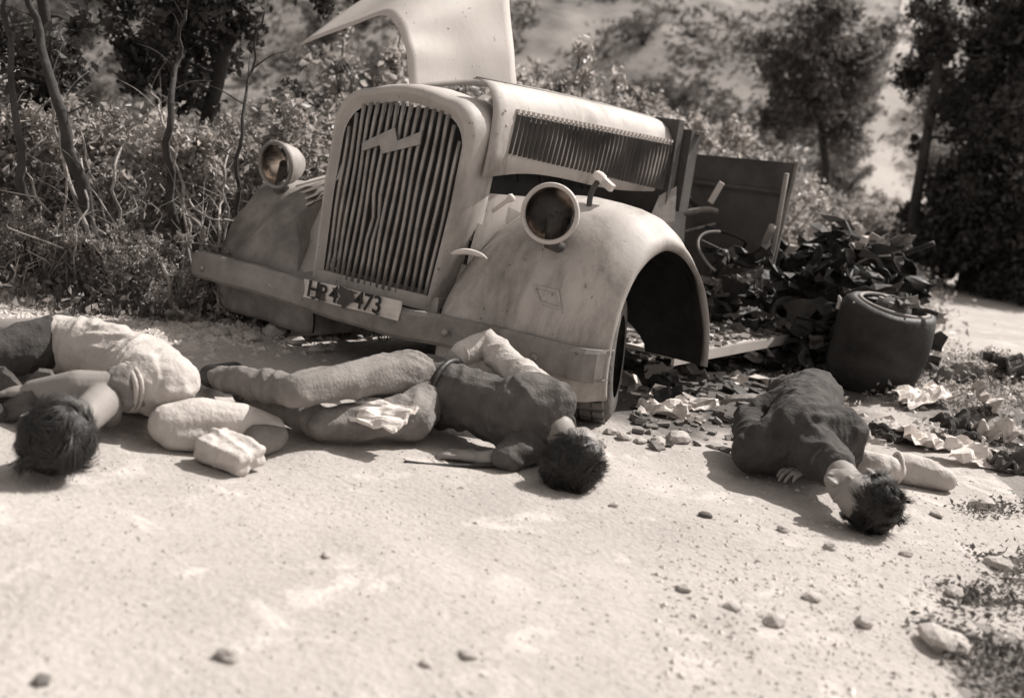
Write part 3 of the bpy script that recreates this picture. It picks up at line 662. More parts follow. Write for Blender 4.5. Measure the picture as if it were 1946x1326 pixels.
# ---------------------------------------------------------------- people
def ball(c, r, n=10, rot=None):
    r = r if hasattr(r, '__len__') else (r, r, r); c = Vector(c); V_ = [c + (rot @ Vector((0, 0, r[2])) if rot else Vector((0, 0, r[2])))]
    F_ = []
    for i in range(1, n):
        a = math.pi * i / n
        for j in range(n + 2):
            b = 2 * math.pi * j / (n + 2); v = Vector((r[0] * math.sin(a) * math.cos(b), r[1] * math.sin(a) * math.sin(b), r[2] * math.cos(a))); V_.append(c + (rot @ v if rot else v))
    m_ = n + 2; V_.append(c - (rot @ Vector((0, 0, r[2])) if rot else Vector((0, 0, r[2]))))
    for j in range(m_): F_.append((0, 1 + j, 1 + (j + 1) % m_))
    for i in range(n - 2):
        for j in range(m_): a, b = 1 + i * m_ + j, 1 + i * m_ + (j + 1) % m_; F_.append((a, a + m_, b + m_, b))
    L = len(V_) - 1; k = 1 + (n - 2) * m_
    for j in range(m_): F_.append((L, k + (j + 1) % m_, k + j))
    return V_, F_
def limb(pts, rs):
    parts = []
    pts = [Vector(p) for p in pts]
    for (a, b), (ra, rb) in zip(zip(pts, pts[1:]), zip(rs, rs[1:])):
        L = (b - a).length; k = max(2, int(L / (min(ra, rb) * .3)))
        for i in range(k + 1):
            t = i / k; parts.append(ball(a.lerp(b, t), ra + (rb - ra) * t, 8))
    return parts
def blob(name, parts, m_, parent, voxel=.008, wr=0., wscale=14., it=6, seed=0, axes=()):
    V_, F_ = join(parts); off = WL[parent.name]
    me = bpy.data.meshes.new(name); me.from_pydata([tuple(Vector(v) - off) for v in V_], [], F_); me.update()
    o_ = bpy.data.objects.new(name, me); COL.objects.link(o_)
    r = o_.modifiers.new('r', 'REMESH'); r.mode = 'VOXEL'; r.voxel_size = voxel; r.use_smooth_shade = True
    s = o_.modifiers.new('s', 'SMOOTH'); s.factor = .5; s.iterations = it
    dg = bpy.context.evaluated_depsgraph_get(); me2 = bpy.data.meshes.new_from_object(o_.evaluated_get(dg)); bpy.data.objects.remove(o_)
    if wr:
        nn = [v.normal.copy() for v in me2.vertices]
        for v, nrm in zip(me2.vertices, nn):
            q = v.co * wscale * .62; w = noise.noise(Vector((q.x, q.y * .55 + q.z * .5, q.z * .6 + seed)))
            w2 = noise.noise(v.co * wscale * 2.7 + Vector((seed, 0, 0)))
            w3 = noise.noise(Vector((q.x * 2.2 + 1.5 * w, q.y * .8 + q.z * 1.6, q.z * .9 + seed)))
            v.co += nrm * wr * ((.6 - abs(w) * 2.4) * .8 + (.4 - abs(w3) * 2.0) * .6 + w2 * .18)
    if axes:
        me2.update(); nv = len(me2.vertices); co = np.empty(nv * 3); me2.vertices.foreach_get('co', co); co = co.reshape(-1, 3)
        nm = np.empty(nv * 3); me2.vertices.foreach_get('normal', nm); nm = nm.reshape(-1, 3); best = np.full(nv, 1e9); disp = np.zeros(nv)
        for q, (a_, b_) in enumerate(axes):
            a_ = np.array(Vector(a_) - off); b_ = np.array(Vector(b_) - off); ab = b_ - a_; L = np.linalg.norm(ab) + 1e-6; ab /= L
            t = np.clip((co - a_) @ ab, 0, L); fp = a_ + t[:, None] * ab; dv = co - fp; dist = np.linalg.norm(dv, axis=1)
            e1 = np.cross(ab, [0, 0, 1.0]); e1 /= np.linalg.norm(e1) + 1e-9; e2 = np.cross(ab, e1); ang = np.arctan2(dv @ e2, dv @ e1)
            ph = seed * 1.7 + q * 2.1
            nz1 = np.array([noise.noise(Vector(c_ * 9) + Vector((q * 3.1, seed, 0))) for c_ in co]); nz2 = np.array([noise.noise(Vector(c_ * 4.2) + Vector((0, q * 3.1, seed))) for c_ in co])
            w = np.sin(t * 62 + 1.9 * np.sin(ang * 2 + ph) + 7.5 * nz1 + ph)
            w2 = np.sin(t * 17 + 2.6 * np.sin(ang + ph * 2) + 8 * nz2 + ph)
            am = np.clip(.25 + .75 * (np.cos(2 * math.pi * t / L) * .5 + .5), 0, 1) * np.clip(.55 + 1.6 * nz2, 0, 1.3)
            d_ = (.7 - np.abs(w) ** .6) * am * 1.2 + (.6 - np.abs(w2) ** .8) * 1.1 - .3 * np.abs(nz1)
            k = dist < best; best[k] = dist[k]; disp[k] = d_[k]
        # soften jumps between neighbouring limbs
        ed = np.empty(len(me2.edges) * 2, dtype=np.int64); me2.edges.foreach_get('vertices', ed); ed = ed.reshape(-1, 2)
        for _ in range(2):
            acc = disp.copy(); n_ = np.ones(nv); np.add.at(acc, ed[:, 0], disp[ed[:, 1]]); np.add.at(acc, ed[:, 1], disp[ed[:, 0]]); np.add.at(n_, ed[:, 0], 1); np.add.at(n_, ed[:, 1], 1); disp = acc / n_
        co += nm * (disp * .0095 + .0085)[:, None]; me2.vertices.foreach_set('co', co.ravel()); me2.update()
    me2.name = name; me2.materials.clear()
    o2 = link(name, me2, M[m_], parent, True); WL[o2.name] = off; return o2
def head_parts(c, up, face):
    """c: head centre, up: crown direction, face: direction the face looks"""
    up = Vector(up).normalized(); f = Vector(face); f = (f - up * f.dot(up)).normalized(); s = f.cross(up)
    Rm = Matrix((s, f, up)).transposed(); c = Vector(c); L = lambda x, y, z: c + Rm @ Vector((x, y, z))
    P_ = [ball(L(0, -.012, .025), (.074, .092, .082), 12, Rm), ball(L(0, .012, -.03), (.060, .072, .075), 12, Rm), ball(L(0, .045, -.075), (.036, .034, .03), 10, Rm),
          ball(L(0, .088, -.012), (.011, .014, .020), 8, Rm), ball(L(0, .097, -.026), (.013, .013, .010), 8, Rm),
          ball(L(0, .082, -.052), (.022, .010, .006), 8, Rm), ball(L(0, .080, -.064), (.019, .010, .006), 8, Rm),
          ball(L(.03, .070, .018), (.022, .012, .008), 8, Rm), ball(L(-.03, .070, .018), (.022, .012, .008), 8, Rm),
          ball(L(.078, -.005, -.01), (.010, .017, .028), 8, Rm), ball(L(-.078, -.005, -.01), (.010, .017, .028), 8, Rm)]
    return P_, Rm
def hair(name, c, Rm, parent, n=1500, length=.055, seed=1, m_='hair'):
    rr = random.Random(seed); c = Vector(c)
    cap = obj(name, *ball(c + Rm @ Vector((0, -.034, .036)), (.084, .088, .084), 16, Rm), M[m_], parent, True)
    V_, F_ = [], []; sd = Vector((seed * 3.7, seed * 1.3, 0)); cnt = 0
    ctr_ = lambda d, f: c + Rm @ Vector((d.x * .083 * f, -.032 + d.y * .090 * f, .034 + d.z * .084 * f))
    while cnt < n:
        d = Vector((rr.gauss(0, 1), rr.gauss(0, 1), rr.gauss(0, 1))).normalized()
        if d.z < -.5 or (d.y > .35 and d.z < .55): continue
        cnt += 1
        cl = Vector((round(d.x * 5), round(d.y * 5), round(d.z * 5))) + sd
        g = Vector((noise.noise(cl * .61), noise.noise(cl * .61 + Vector((9, 0, 0))), noise.noise(cl * .61 + Vector((0, 9, 0))))) * 2.6 + Vector((.15, .55, .1)) + Vector((rr.gauss(0, .16), rr.gauss(0, .16), rr.gauss(0, .16)))
        lift = max(0, noise.noise(cl * .83 + Vector((4, 4, 4)))) * 1.15 + .04
        L = length * rr.uniform(.6, 1.15) / .085; P5 = []; f = 1.0 + rr.uniform(0, .03)
        for k in range(5):
            P5.append(ctr_(d, f)); t_ = g - d * g.dot(d)
            t_ = t_.normalized() if t_.length > 1e-4 else Vector((0, 1, 0)); d = (d + t_ * L / 4).normalized(); f += lift * (.11 + .03 * k) * rr.uniform(.5, 1.3) - (.05 if k == 3 else 0)
        wv = (P5[1] - P5[0]).cross(P5[0] - c).normalized() * .0016; k0 = len(V_)
        for k, q in enumerate(P5): w_ = wv * (1 - k * .2); V_ += [q - w_, q + w_]
        F_ += [(k0 + 2 * k, k0 + 2 * k + 1, k0 + 2 * k + 3, k0 + 2 * k + 2) for k in range(4)]
    st_ = obj('hair_strands', V_, F_, M[m_], cap); st_['kind'] = 'stuff'
    return cap
def hand_parts(wrist, fwd, palm_n, curl=.5, sc=1.):
    f = Vector(fwd).normalized(); n_ = Vector(palm_n); n_ = (n_ - f * n_.dot(f)).normalized(); s = f.cross(n_); w = Vector(wrist)
    P_ = [ball(w + f * .045 * sc, (.038 * sc, .048 * sc, .016 * sc), 10, Matrix((s, f, n_)).transposed()), ball(w + f * .01, .024, 8)]
    for k, (off, L) in enumerate(((-.033, .072), (-.0115, .085), (.0110, .080), (.032, .062))):
        b = w + f * .082 * sc + s * off * sc; spread = s * off * 1.2
        d1 = (f + spread * 3 + n_ * curl * .6).normalized(); d2 = (f + n_ * curl * 1.6).normalized(); d3 = (f * .6 + n_ * curl * 2.4).normalized()
        a1 = b + d1 * L * .45 * sc; a2 = a1 + d2 * L * .32 * sc; a3 = a2 + d3 * L * .25 * sc
        P_ += limb([b - f * .02, a1, a2, a3], [.0095 * sc, .0088 * sc, .008 * sc, .0068 * sc])
    t0 = w + f * .025 * sc - s * .028 * sc; t1 = t0 + (f * .6 - s * .8).normalized() * .04 * sc; t2 = t1 + (f - s * .2 + n_ * curl).normalized() * .032 * sc
    P_ += limb([t0, t1, t2], [.013 * sc, .0105 * sc, .008 * sc])
    return P_
def Zc(px_, py_, z): return at(px_, py_, Z=z)

# -- the person in front of the bumper
hd = Zc(1098, 864, .10); per = thing('person', 'dark-haired person on their side before the bumper, pale sleeve bent up over a grey shirt', 'person', (hd.x - .5, hd.y, 0))
neck = Zc(1062, 818, .13); shU = Zc(1045, 768, .20); shL = Zc(1015, 838, .08); chest = Zc(985, 790, .14); waist = Zc(885, 758, .14); pel = Zc(812, 738, .14)
elb = Zc(927, 655, .30); wri = Zc(862, 678, .26)
kneeU = Zc(560, 742, .19); ankU = Zc(408, 716, .06); hipU = Zc(775, 706, .21); hipL = Zc(782, 792, .09); kneeL = Zc(615, 806, .065); ankL = Zc(478, 752, .05)
hp, Rm = head_parts(hd, (hd - neck).normalized() + Vector((0, 0, -.1)), Vector((-.2, .9, .45)))
body = hp + limb([neck + (neck - hd) * .1, hd.lerp(neck, .35)], [.050, .048]) + limb([chest, neck], [.09, .055]) \
     + limb([chest, waist, pel], [.10, .09, .10]) + limb([shU, elb], [.040, .033]) + limb([elb, wri], [.033, .024]) + hand_parts(wri, (wri - elb).normalized() + Vector((-.1, .0, -.5)), (0, .3, -1), .6) \
     + limb([shL, Zc(965, 868, .04)], [.045, .038]) + limb([Zc(965, 868, .04), Zc(915, 872, .03)], [.034, .024]) + hand_parts(Zc(915, 872, .028), (-1, -.35, 0), (0, 0, -1), .3) \
     + limb([hipU, kneeU], [.060, .042]) + limb([kneeU, ankU], [.038, .028]) + limb([hipL, kneeL], [.06, .042]) + limb([kneeL, ankL], [.038, .028])
blob('body', body, 'skin', per, .005)
hair('hair', hd, Rm, per, 7000, .075, 3)
blob('shirt', limb([shU, chest, shL], [.068, .098, .072]) + limb([chest, waist], [.110, .095]) + limb([waist, pel], [.105, .11]) + limb([chest, neck.lerp(chest, .35)], [.115, .07]) + limb([shL, Zc(965, 866, .05)], [.058, .048]) + limb([shU, shU.lerp(chest, .6)], [.08, .12]), 'cloth_mid', per, .006, .004, 12, 2, 1, [(chest, pel), (shU, chest), (shL, chest)])
blob('sleeve', limb([shU, shU.lerp(elb, .5), elb], [.062, .052, .046]) + limb([elb, wri.lerp(elb, .2)], [.046, .034]), 'cloth_light', per, .005, .002, 20, 2, 2, [(shU, elb), (elb, wri)])
blob('trousers', limb([pel, hipU, hipU.lerp(kneeU, .5), kneeU], [.088, .072, .055, .048]) + limb([kneeU, kneeU.lerp(ankU, .4), ankU], [.045, .047, .033]) + limb([pel, hipL, kneeL], [.084, .070, .048]) + limb([kneeL, kneeL.lerp(ankL, .4), ankL], [.045, .045, .033]), 'cloth_trouser', per, .006, .004, 12, 2, 4, [(hipU, kneeU), (kneeU, ankU), (hipL, kneeL), (kneeL, ankL)])
for a, k in ((ankU, kneeU), (ankL, kneeL)):
    d = (a - k).normalized(); blob('shoe', limb([a - d * .02, a + d * .05, a + d * .05 + Vector((-.04, .15, .0))], [.045, .042, .032]), 'leather', per, .009)
def ring(name, c, ax, r, t, m_, parent):
    e1, e2 = frame_from(ax); c = Vector(c)
    return obj(name, *tube([c + (e1 * math.cos(a) + e2 * math.sin(a)) * (r * (1 + .06 * math.sin(3 * a))) for a in [2 * math.pi * k / 24 for k in range(25)]], t, 6, False), M[m_], parent, True)
ring('collar', neck.lerp(chest, .10), hd - neck, .062, .010, 'cloth_mid', per)
ring('cuff', wri.lerp(elb, .22), wri - elb, .036, .007, 'cloth_light', per)
bx = (pel - waist).normalized(); b1, b2 = frame_from(bx)
o_ = obj('waist_band', *tube([waist.lerp(pel, .45) + (b1 * math.cos(a) + b2 * math.sin(a)) * .116 for a in [2 * math.pi * k / 28 for k in range(29)]], .012, 5, False), M['leather'], per, True)
# pale crumpled patch below the hip
crumple('pale_patch', 'bright white crumpled patch against the hip of the person before the bumper', 'cloth', Zc(722, 786, .12), (.20, .13), (22, -4, 8), 'paper', 31, amp=.10, thick=.012, n=12, jag=.15)
P_ = bezier([Zc(768, 878, .01), Zc(830, 884, .012), Zc(920, 884, .02), Zc(1000, 880, .03)], 6)
o_ = obj('strap', *tube(P_, .007, 6), M['leather'], smooth=True); tag(o_, 'thin dark leather strap lying in the dust below the grey shirt', 'strap')
crumple('paper_scrap', 'small pale scrap on the strap in the dust', 'paper', Zc(835, 874, .012), (.07, .03), (5, 0, 20), 'paper', 33, amp=.2)

# -- the person at the left edge
hd = Zc(104, 836, .088); p3 = thing('person', 'person curled at the left edge in a white shirt, bare arm forward, dark hair', 'person', (hd.x + .1, hd.y + .3, 0))
shR = Zc(285, 728, .15); chest = Zc(262, 700, .13); waist = Zc(195, 668, .14); pel = Zc(110, 652, .13)
elb = Zc(226, 738, .14); fore = Zc(150, 738, .13); wri = Zc(62, 742, .10); neck = Zc(165, 790, .10)
hp, Rm = head_parts(hd, (hd - Zc(185, 770, .12)), Vector((-.4, -.3, -.5)))
body = hp + limb([hd.lerp(neck, .3), neck, chest], [.05, .05, .07]) + limb([chest, waist, pel], [.09, .08, .09]) + limb([shR, elb], [.056, .048]) \
     + limb([elb, fore, wri], [.050, .056, .032]) + hand_parts(wri, (wri - fore), (0, 0, -1), .5, 1.1) \
     + limb([Zc(212, 752, .11), Zc(210, 778, .08), Zc(212, 796, .04)], [.036, .034, .028]) + limb([Zc(300, 745, .1), Zc(262, 770, .04)], [.04, .03]) + hand_parts(Zc(262, 772, .03), (-.6, -.2, 0), (0, 0, -1), .4) + limb([pel, Zc(-60, 640, .12)], [.09, .06])
blob('body', body, 'skin', p3, .005)
hair('hair', hd, Rm, p3, 8000, .085, 5)
blob('shirt', limb([shR + Vector((.03, .04, 0)), chest, waist, pel.lerp(waist, .2)], [.088, .108, .098, .095]) + limb([Zc(318, 740, .09), Zc(285, 762, .05)], [.06, .045]) + limb([chest, shR], [.10, .085]), 'cloth_light', p3, .006, .004, 12, 2, 7, [(shR, chest), (chest, waist), (waist, pel)])
blob('sleeve', limb([shR, shR.lerp(elb, .75)], [.075, .066]), 'cloth_trouser', p3, .005, .003, 26, 2, 8, [(shR, elb)])  # sleeve of the white shirt in a darker cloth, shade put into its colour
ring('cuff', shR.lerp(elb, .78), elb - shR, .066, .009, 'cloth_light', p3); ring('cuff', shR.lerp(elb, .62), elb - shR, .070, .008, 'cloth_light', p3)
blob('trousers', limb([pel.lerp(waist, .05), pel, Zc(0, 672, .11)], [.098, .10, .07]) + limb([Zc(0, 672, .11), Zc(-160, 640, .1)], [.07, .06]), 'cloth_dark', p3, .007, .004, 12, 2, 9, [(waist, pel), (pel, Zc(-60, 660, .1))])

# -- the person right of the truck
hd = Zc(1630, 940, .11); p4 = thing('person', 'person in dark clothes curled on the road right of the truck, head nearest the camera', 'person', (hd.x - .3, hd.y + .4, 0))
shA = Zc(1432, 858, .09); shB = Zc(1598, 822, .19); chest = Zc(1520, 832, .16); waist = Zc(1530, 785, .19); pel = Zc(1545, 758, .17); neck = Zc(1590, 892, .13)
elbA = Zc(1422, 798, .13); wriA = Zc(1525, 735, .27); elbB = Zc(1602, 868, .09)
hp, Rm = head_parts(hd, (hd - neck) + Vector((.05, -.02, 0)), Vector((-.9, -.5, .35)))
body = hp + limb([hd.lerp(neck, .3), neck, chest], [.048, .052, .09]) + limb([chest, waist, pel], [.11, .10, .10]) + limb([shA, elbA, wriA], [.045, .036, .026]) + hand_parts(wriA, (.3, .8, -.1), (0, 0, -1), .5) \
     + limb([Zc(1500, 762, .12), Zc(1448, 758, .11)], [.036, .024]) + hand_parts(Zc(1450, 758, .11), Vector((-.9, -.3, -.12)), (0, 0, -1), .25, 1.1) \
     + limb([shB, elbB, Zc(1560, 885, .08)], [.05, .04, .028]) + hand_parts(Zc(1558, 890, .08), (-.5, -.8, 0), (0, 0, -1), .5) + limb([pel, Zc(1510, 742, .13), Zc(1475, 738, .07)], [.08, .055, .04])
blob('body', body, 'skin', p4, .005)
hair('hair', hd, Rm, p4, 6000, .045, 9)
blob('jacket', limb([shA, chest, shB], [.072, .125, .085]) + limb([chest, waist, pel], [.13, .115, .115]) + limb([chest, neck], [.10, .06]) + limb([shA, elbA, elbA.lerp(wriA, .85)], [.060, .052, .040]) + limb([shB, elbB, Zc(1566, 880, .085)], [.078, .058, .04]), 'cloth_dark', p4, .006, .004, 12, 2, 12, [(shA, elbA), (elbA, wriA), (chest, pel), (shB, elbB), (chest, shB)])
ring('collar', neck.lerp(chest, .12), hd - neck, .062, .010, 'cloth_mid', p4); ring('cuff', elbA.lerp(wriA, .84), wriA - elbA, .042, .007, 'cloth_mid', p4)
blob('trousers', limb([pel, Zc(1510, 742, .13)], [.095, .065]) + limb([Zc(1510, 742, .13), Zc(1475, 738, .07)], [.065, .045]), 'cloth_mid', p4, .007, .004, 12, 2, 13, [(pel, Zc(1510, 742, .13))])

# -- soft bundles: pale pack at the left, cloth roll at the right
def soft(name, label, cat, parts, m_, seed, wr=.006, voxel=.008, ws=14):
    t = thing(name, label, cat, tuple(sum((Vector(p[0][0]) for p in parts), Vector()) / len(parts) * 1.0)); t.location.z = 0; WL[t.name] = t.location.copy()
    return t, blob('cloth', parts, m_, t, voxel, wr, ws, 5, seed)
def rbox(c, s, rot): return box(c, s, Matrix.Rotation(R(rot[2]), 3, 'Z') @ Matrix.Rotation(R(rot[1]), 3, 'Y') @ Matrix.Rotation(R(rot[0]), 3, 'X'))
pc_ = Zc(415, 812, .055); ang = math.degrees(math.atan2(RH.y, RH.x))
pk = [Zc(322, 806, .06), Zc(385, 800, .07), Zc(455, 808, .065), Zc(515, 818, .05)]
t, _ = soft('canvas_pack', 'pale stuffed canvas pack lying on the road between two people', 'pack', limb(pk, [.062, .072, .068, .050]) + limb([Zc(330, 826, .035), Zc(420, 832, .035)], [.045, .04]), 'canvas', 21, .006, .006, 10)
blob('flap', [rbox(Zc(438, 858, .035), (.17, .10, .055), (10, 5, ang - 30))], 'canvas', t, .005, .005, 12, 6, 22, [(Zc(400, 850, .03), Zc(480, 880, .03))])
blob('pocket', limb([Zc(488, 838, .035), Zc(520, 830, .035)], [.05, .045]), 'cloth_trouser', t, .006, .006, 18, 4, 23)
t, _ = soft('cloth_roll', 'pale rolled cloth with a tied cuff lying right of the dark-haired head', 'cloth', limb([Zc(1632, 875, .06), Zc(1668, 888, .055), Zc(1700, 892, .05)], [.045, .052, .045]), 'cloth_light', 24)
blob('roll_end', limb([Zc(1712, 888, .05), Zc(1760, 898, .045), Zc(1798, 912, .035)], [.056, .055, .04]), 'cloth_light', t, .007, .006, 14, 5, 25)
obj('tie', *tube([Zc(1704, 890, .05) + (Vector((0, 0, 1)) * math.cos(a) + Vector((-RH.y, RH.x, 0)) * math.sin(a)) * .056 for a in [2 * math.pi * k / 20 for k in range(21)]], .008, 5, False), M['canvas'], t, True)
for k, (px_, py_, sz, rot, lab, m_) in enumerate([
        (1745, 790, (.24, .13), (14, -8, 60), 'large white torn paper lying at the foot of the grassy mound', 'paper'),
        (1762, 856, (.20, .10), (12, 8, 50), 'white crumpled paper just beyond the rolled cloth', 'paper'),
        (1846, 885, (.20, .12), (25, 10, 40), 'white angular folded sheet right of the rolled cloth', 'paper'),
        (1868, 812, (.28, .09), (35, 20, 80), 'twisted pale rag on the mound near the right edge', 'stone'),
        (1640, 842, (.14, .05), (10, 0, 40), 'narrow grey scrap beside the dark jacket', 'stone'),
        (1262, 790, (.17, .10), (12, -10, 20), 'bright scrap among rubble right of the front wheel', 'paper'),
        (1300, 800, (.11, .05), (4, 0, 20), 'thin pale strip next to the bright scrap', 'paper'),
        (1660, 925, (.05, .02), (5, 0, 20), 'tiny pale chip by the dark-haired head', 'stone')]):
    crumple('paper_scrap', lab, 'paper', Zc(px_, py_, 0), (sz[0] * 1.25, sz[1] * 1.25), rot, m_, 50 + k, amp=.20, thick=.003, n=12, jag=.22)

for k, (px_, py_, sz, rot, lab, m_) in enumerate([
        (1905, 770, (.30, .18), (20, 12, 70), 'dark rumpled cloth on the mound at the right edge', 'cloth_mid'),
        (1800, 765, (.26, .14), (18, -10, 40), 'grey rumpled cloth between the white papers and the wheel drum', 'cloth_trouser'),
        (1820, 842, (.24, .14), (22, 10, 60), 'dark cloth among the white papers at right', 'cloth_dark'),
        (1895, 850, (.24, .12), (25, -8, 50), 'pale ragged cloth right of the white papers', 'cloth_light'),
        (1700, 842, (.20, .10), (16, 8, 30), 'dark rag beside the dark jacket and the papers', 'cloth_dark'),
        (1925, 900, (.20, .12), (20, 0, 40), 'grey rag at the right edge beside the white folded sheet', 'cloth_mid'),
        (25, 800, (.34, .16), (25, 10, 50), 'dark cloth added as shade beside the dark hair at the left edge', 'cloth_mid')]):  # last piece is a dark cloth added for the shade by the head
    crumple('rumpled_cloth', lab, 'cloth', Zc(px_, py_, 0), sz, rot, m_, 80 + k, amp=.34, thick=.012, n=14, jag=.2)
# ---------------------------------------------------------------- stones
def stone_mesh(seed, m_):
    bm = bmesh.new(); bmesh.ops.create_icosphere(bm, subdivisions=2, radius=1)
    for v in bm.verts:
        v.co *= 1 + .38 * noise.noise(v.co * 1.3 + Vector((seed * 7, 0, 0))); v.co.z *= .55
    me = bpy.data.meshes.new('stone'); bm.to_mesh(me); bm.free(); me.materials.append(m_); return me
SM = [stone_mesh(k, M['stone']) for k in range(4)] + [stone_mesh(9, M['stone_dark'])]
stones = [(437, 1252, .026), (892, 1246, .020), (808, 1260, .013), (1340, 988, .024), (1487, 1017, .02), (1575, 1052, .022), (1700, 885, .02), (1792, 1232, .06), (1845, 1215, .035), (1900, 1080, .04), (1810, 1135, .03),
          (1780, 980, .028), (80, 1290, .02), (1166, 968, .016), (620, 1058, .015), (1250, 850, .04), (1285, 840, .05), (1330, 800, .03), (1400, 878, .022), (1185, 835, .03), (1215, 842, .026), (1160, 825, .03), (1690, 735, .045), (1225, 760, .03),
          (1240, 690, .035), (1300, 700, .05), (1270, 720, .04), (1360, 850, .03), (1540, 1140, .025), (1470, 1190, .03), (1640, 1190, .03), (1300, 1120, .02), (1390, 1160, .022), (1870, 960, .05), (1720, 1060, .022), (480, 650, .05), (520, 640, .06), (420, 640, .05), (380, 625, .04), (560, 655, .05), (600, 668, .04)]
ST = []; SLAB = []
for k, (a, b, s) in enumerate(stones):
    p = Zc(a, b, 0); o_ = bpy.data.objects.new('stone', SM[4] if s <= .024 and k % 3 == 0 else SM[k % 4]); COL.objects.link(o_)
    o_.location = (p.x, p.y, height(p.x, p.y) + s * .25); o_.scale = (s, s * random.uniform(.6, .95), s * random.uniform(.7, 1.1)); o_.rotation_euler = (0, 0, random.uniform(0, 6))
    ST.append((a, b, o_))
def zone(a, b):
    if b < 680: return 'at the road edge behind the left bodies' if a < 800 else 'in the rubble under the truck'
    if b < 900: return 'in the rubble beside the front wheel' if a < 1420 else 'on the right beyond the dark jacket'
    if a < 700: return 'on the bare road at lower left'
    if a < 1250: return 'on the bare road at bottom centre'
    return 'on the road right of centre' if b < 1100 else 'near the lower right corner'
zs = {}
for a, b, o_ in sorted(ST, key=lambda t: t[0]): zs.setdefault(zone(a, b), []).append(o_)
OW = ['first', 'second', 'third', 'fourth', 'fifth', 'sixth', 'seventh', 'eighth', 'ninth', 'tenth', 'eleventh', 'twelfth', 'thirteenth', 'fourteenth', 'fifteenth']
for z_, L_ in zs.items():
    for k, o_ in enumerate(L_): tag(o_, ('%s loose pale stone from the left %s' % (OW[k], z_)), 'stone', 'loose stones on the road')
# gravel: thousands of pebbles, one mass
def scatter_pebbles(n, fn, m_, name, label, smin, smax):
    Vs, Fs = [], []; base = np.array([(1, 0, 0), (-.6, .8, 0), (-.6, -.8, 0), (.1, .1, .8), (.2, 0, -.6)]); fc = [(0, 1, 3), (1, 2, 3), (2, 0, 3), (1, 0, 4), (2, 1, 4), (0, 2, 4)]
    for i in range(n):
        r = fn()
        if r is None: continue
        x, y = r; s = smin + (smax - smin) * random.random() ** 3; a = random.uniform(0, 6.3); z = height(x, y)
        c, sn = math.cos(a), math.sin(a); k = len(Vs)
        for q in base:
            jx = random.uniform(.7, 1.3)
            Vs.append((x + s * (q[0] * c - q[1] * sn) * jx, y + s * (q[0] * sn + q[1] * c) * jx, z + s * q[2] * .7))
        Fs += [tuple(k + t for t in f) for f in fc]
    o_ = obj(name, Vs, Fs, m_); tag(o_, label, 'gravel', kind='stuff')
def near_pt():
    v = random.uniform(1.25, 6.5) ; u = random.uniform(-.55, .55) * v
    x = CAM.x + RH.x * u + FH.x * v; y = CAM.y + RH.y * u + FH.y * v
    return (x, y) 
def edge_pt():
    p = Zc(random.uniform(0, 640), random.gauss(625, 22), 0); return (p.x, p.y)
def right_pt():
    p = Zc(random.uniform(1250, 1946), random.gauss(1150, 120), 0); return (p.x, p.y)
scatter_pebbles(15000, near_pt, M['road_grit'], 'gravel', 'fine pale gravel scattered over the road surface', .0018, .008)
scatter_pebbles(3500, edge_pt, M['stone'], 'gravel', 'coarser gravel along the left road edge', .006, .03)
scatter_pebbles(1500, right_pt, M['stone'], 'gravel', 'mixed gravel towards the lower right corner', .003, .013)

# ---------------------------------------------------------------- vegetation
def leaf_cloud(name, pts, size, m_, parent, flat=.6, dirs=None):
    """diamond leaves, two triangles each"""
    n = len(pts); P_ = np.array(pts); a = rng.normal(size=(n, 3)); a /= np.linalg.norm(a, axis=1)[:, None]
    b = rng.normal(size=(n, 3)); b[:, 2] += flat * .3; b -= a * (a * b).sum(1)[:, None]; b /= np.linalg.norm(b, axis=1)[:, None]
    c_ = np.cross(a, b); s = size * rng.uniform(.4, 1.6, (n, 1)); fold = c_ * s * .18
    V_ = np.stack([P_ - a * s * .5, P_ + b * s * .27 + fold, P_ + a * s * .5, P_ - b * s * .27 + fold], 1).reshape(-1, 3)
    F_ = np.arange(n * 4).reshape(-1, 4); F3 = np.concatenate([F_[:, [0, 1, 2]], F_[:, [0, 2, 3]]])
    me = bpy.data.meshes.new(name); me.vertices.add(len(V_)); me.vertices.foreach_set('co', V_.astype(np.float32).ravel())
    me.loops.add(F3.size); me.loops.foreach_set('vertex_index', F3.astype(np.int32).ravel())
    me.polygons.add(len(F3)); me.polygons.foreach_set('loop_start', np.arange(0, F3.size, 3, dtype=np.int32)); me.polygons.foreach_set('loop_total', np.full(len(F3), 3, dtype=np.int32))
    me.update(calc_edges=True); me.validate()
    return link(name, me, m_, parent, False)
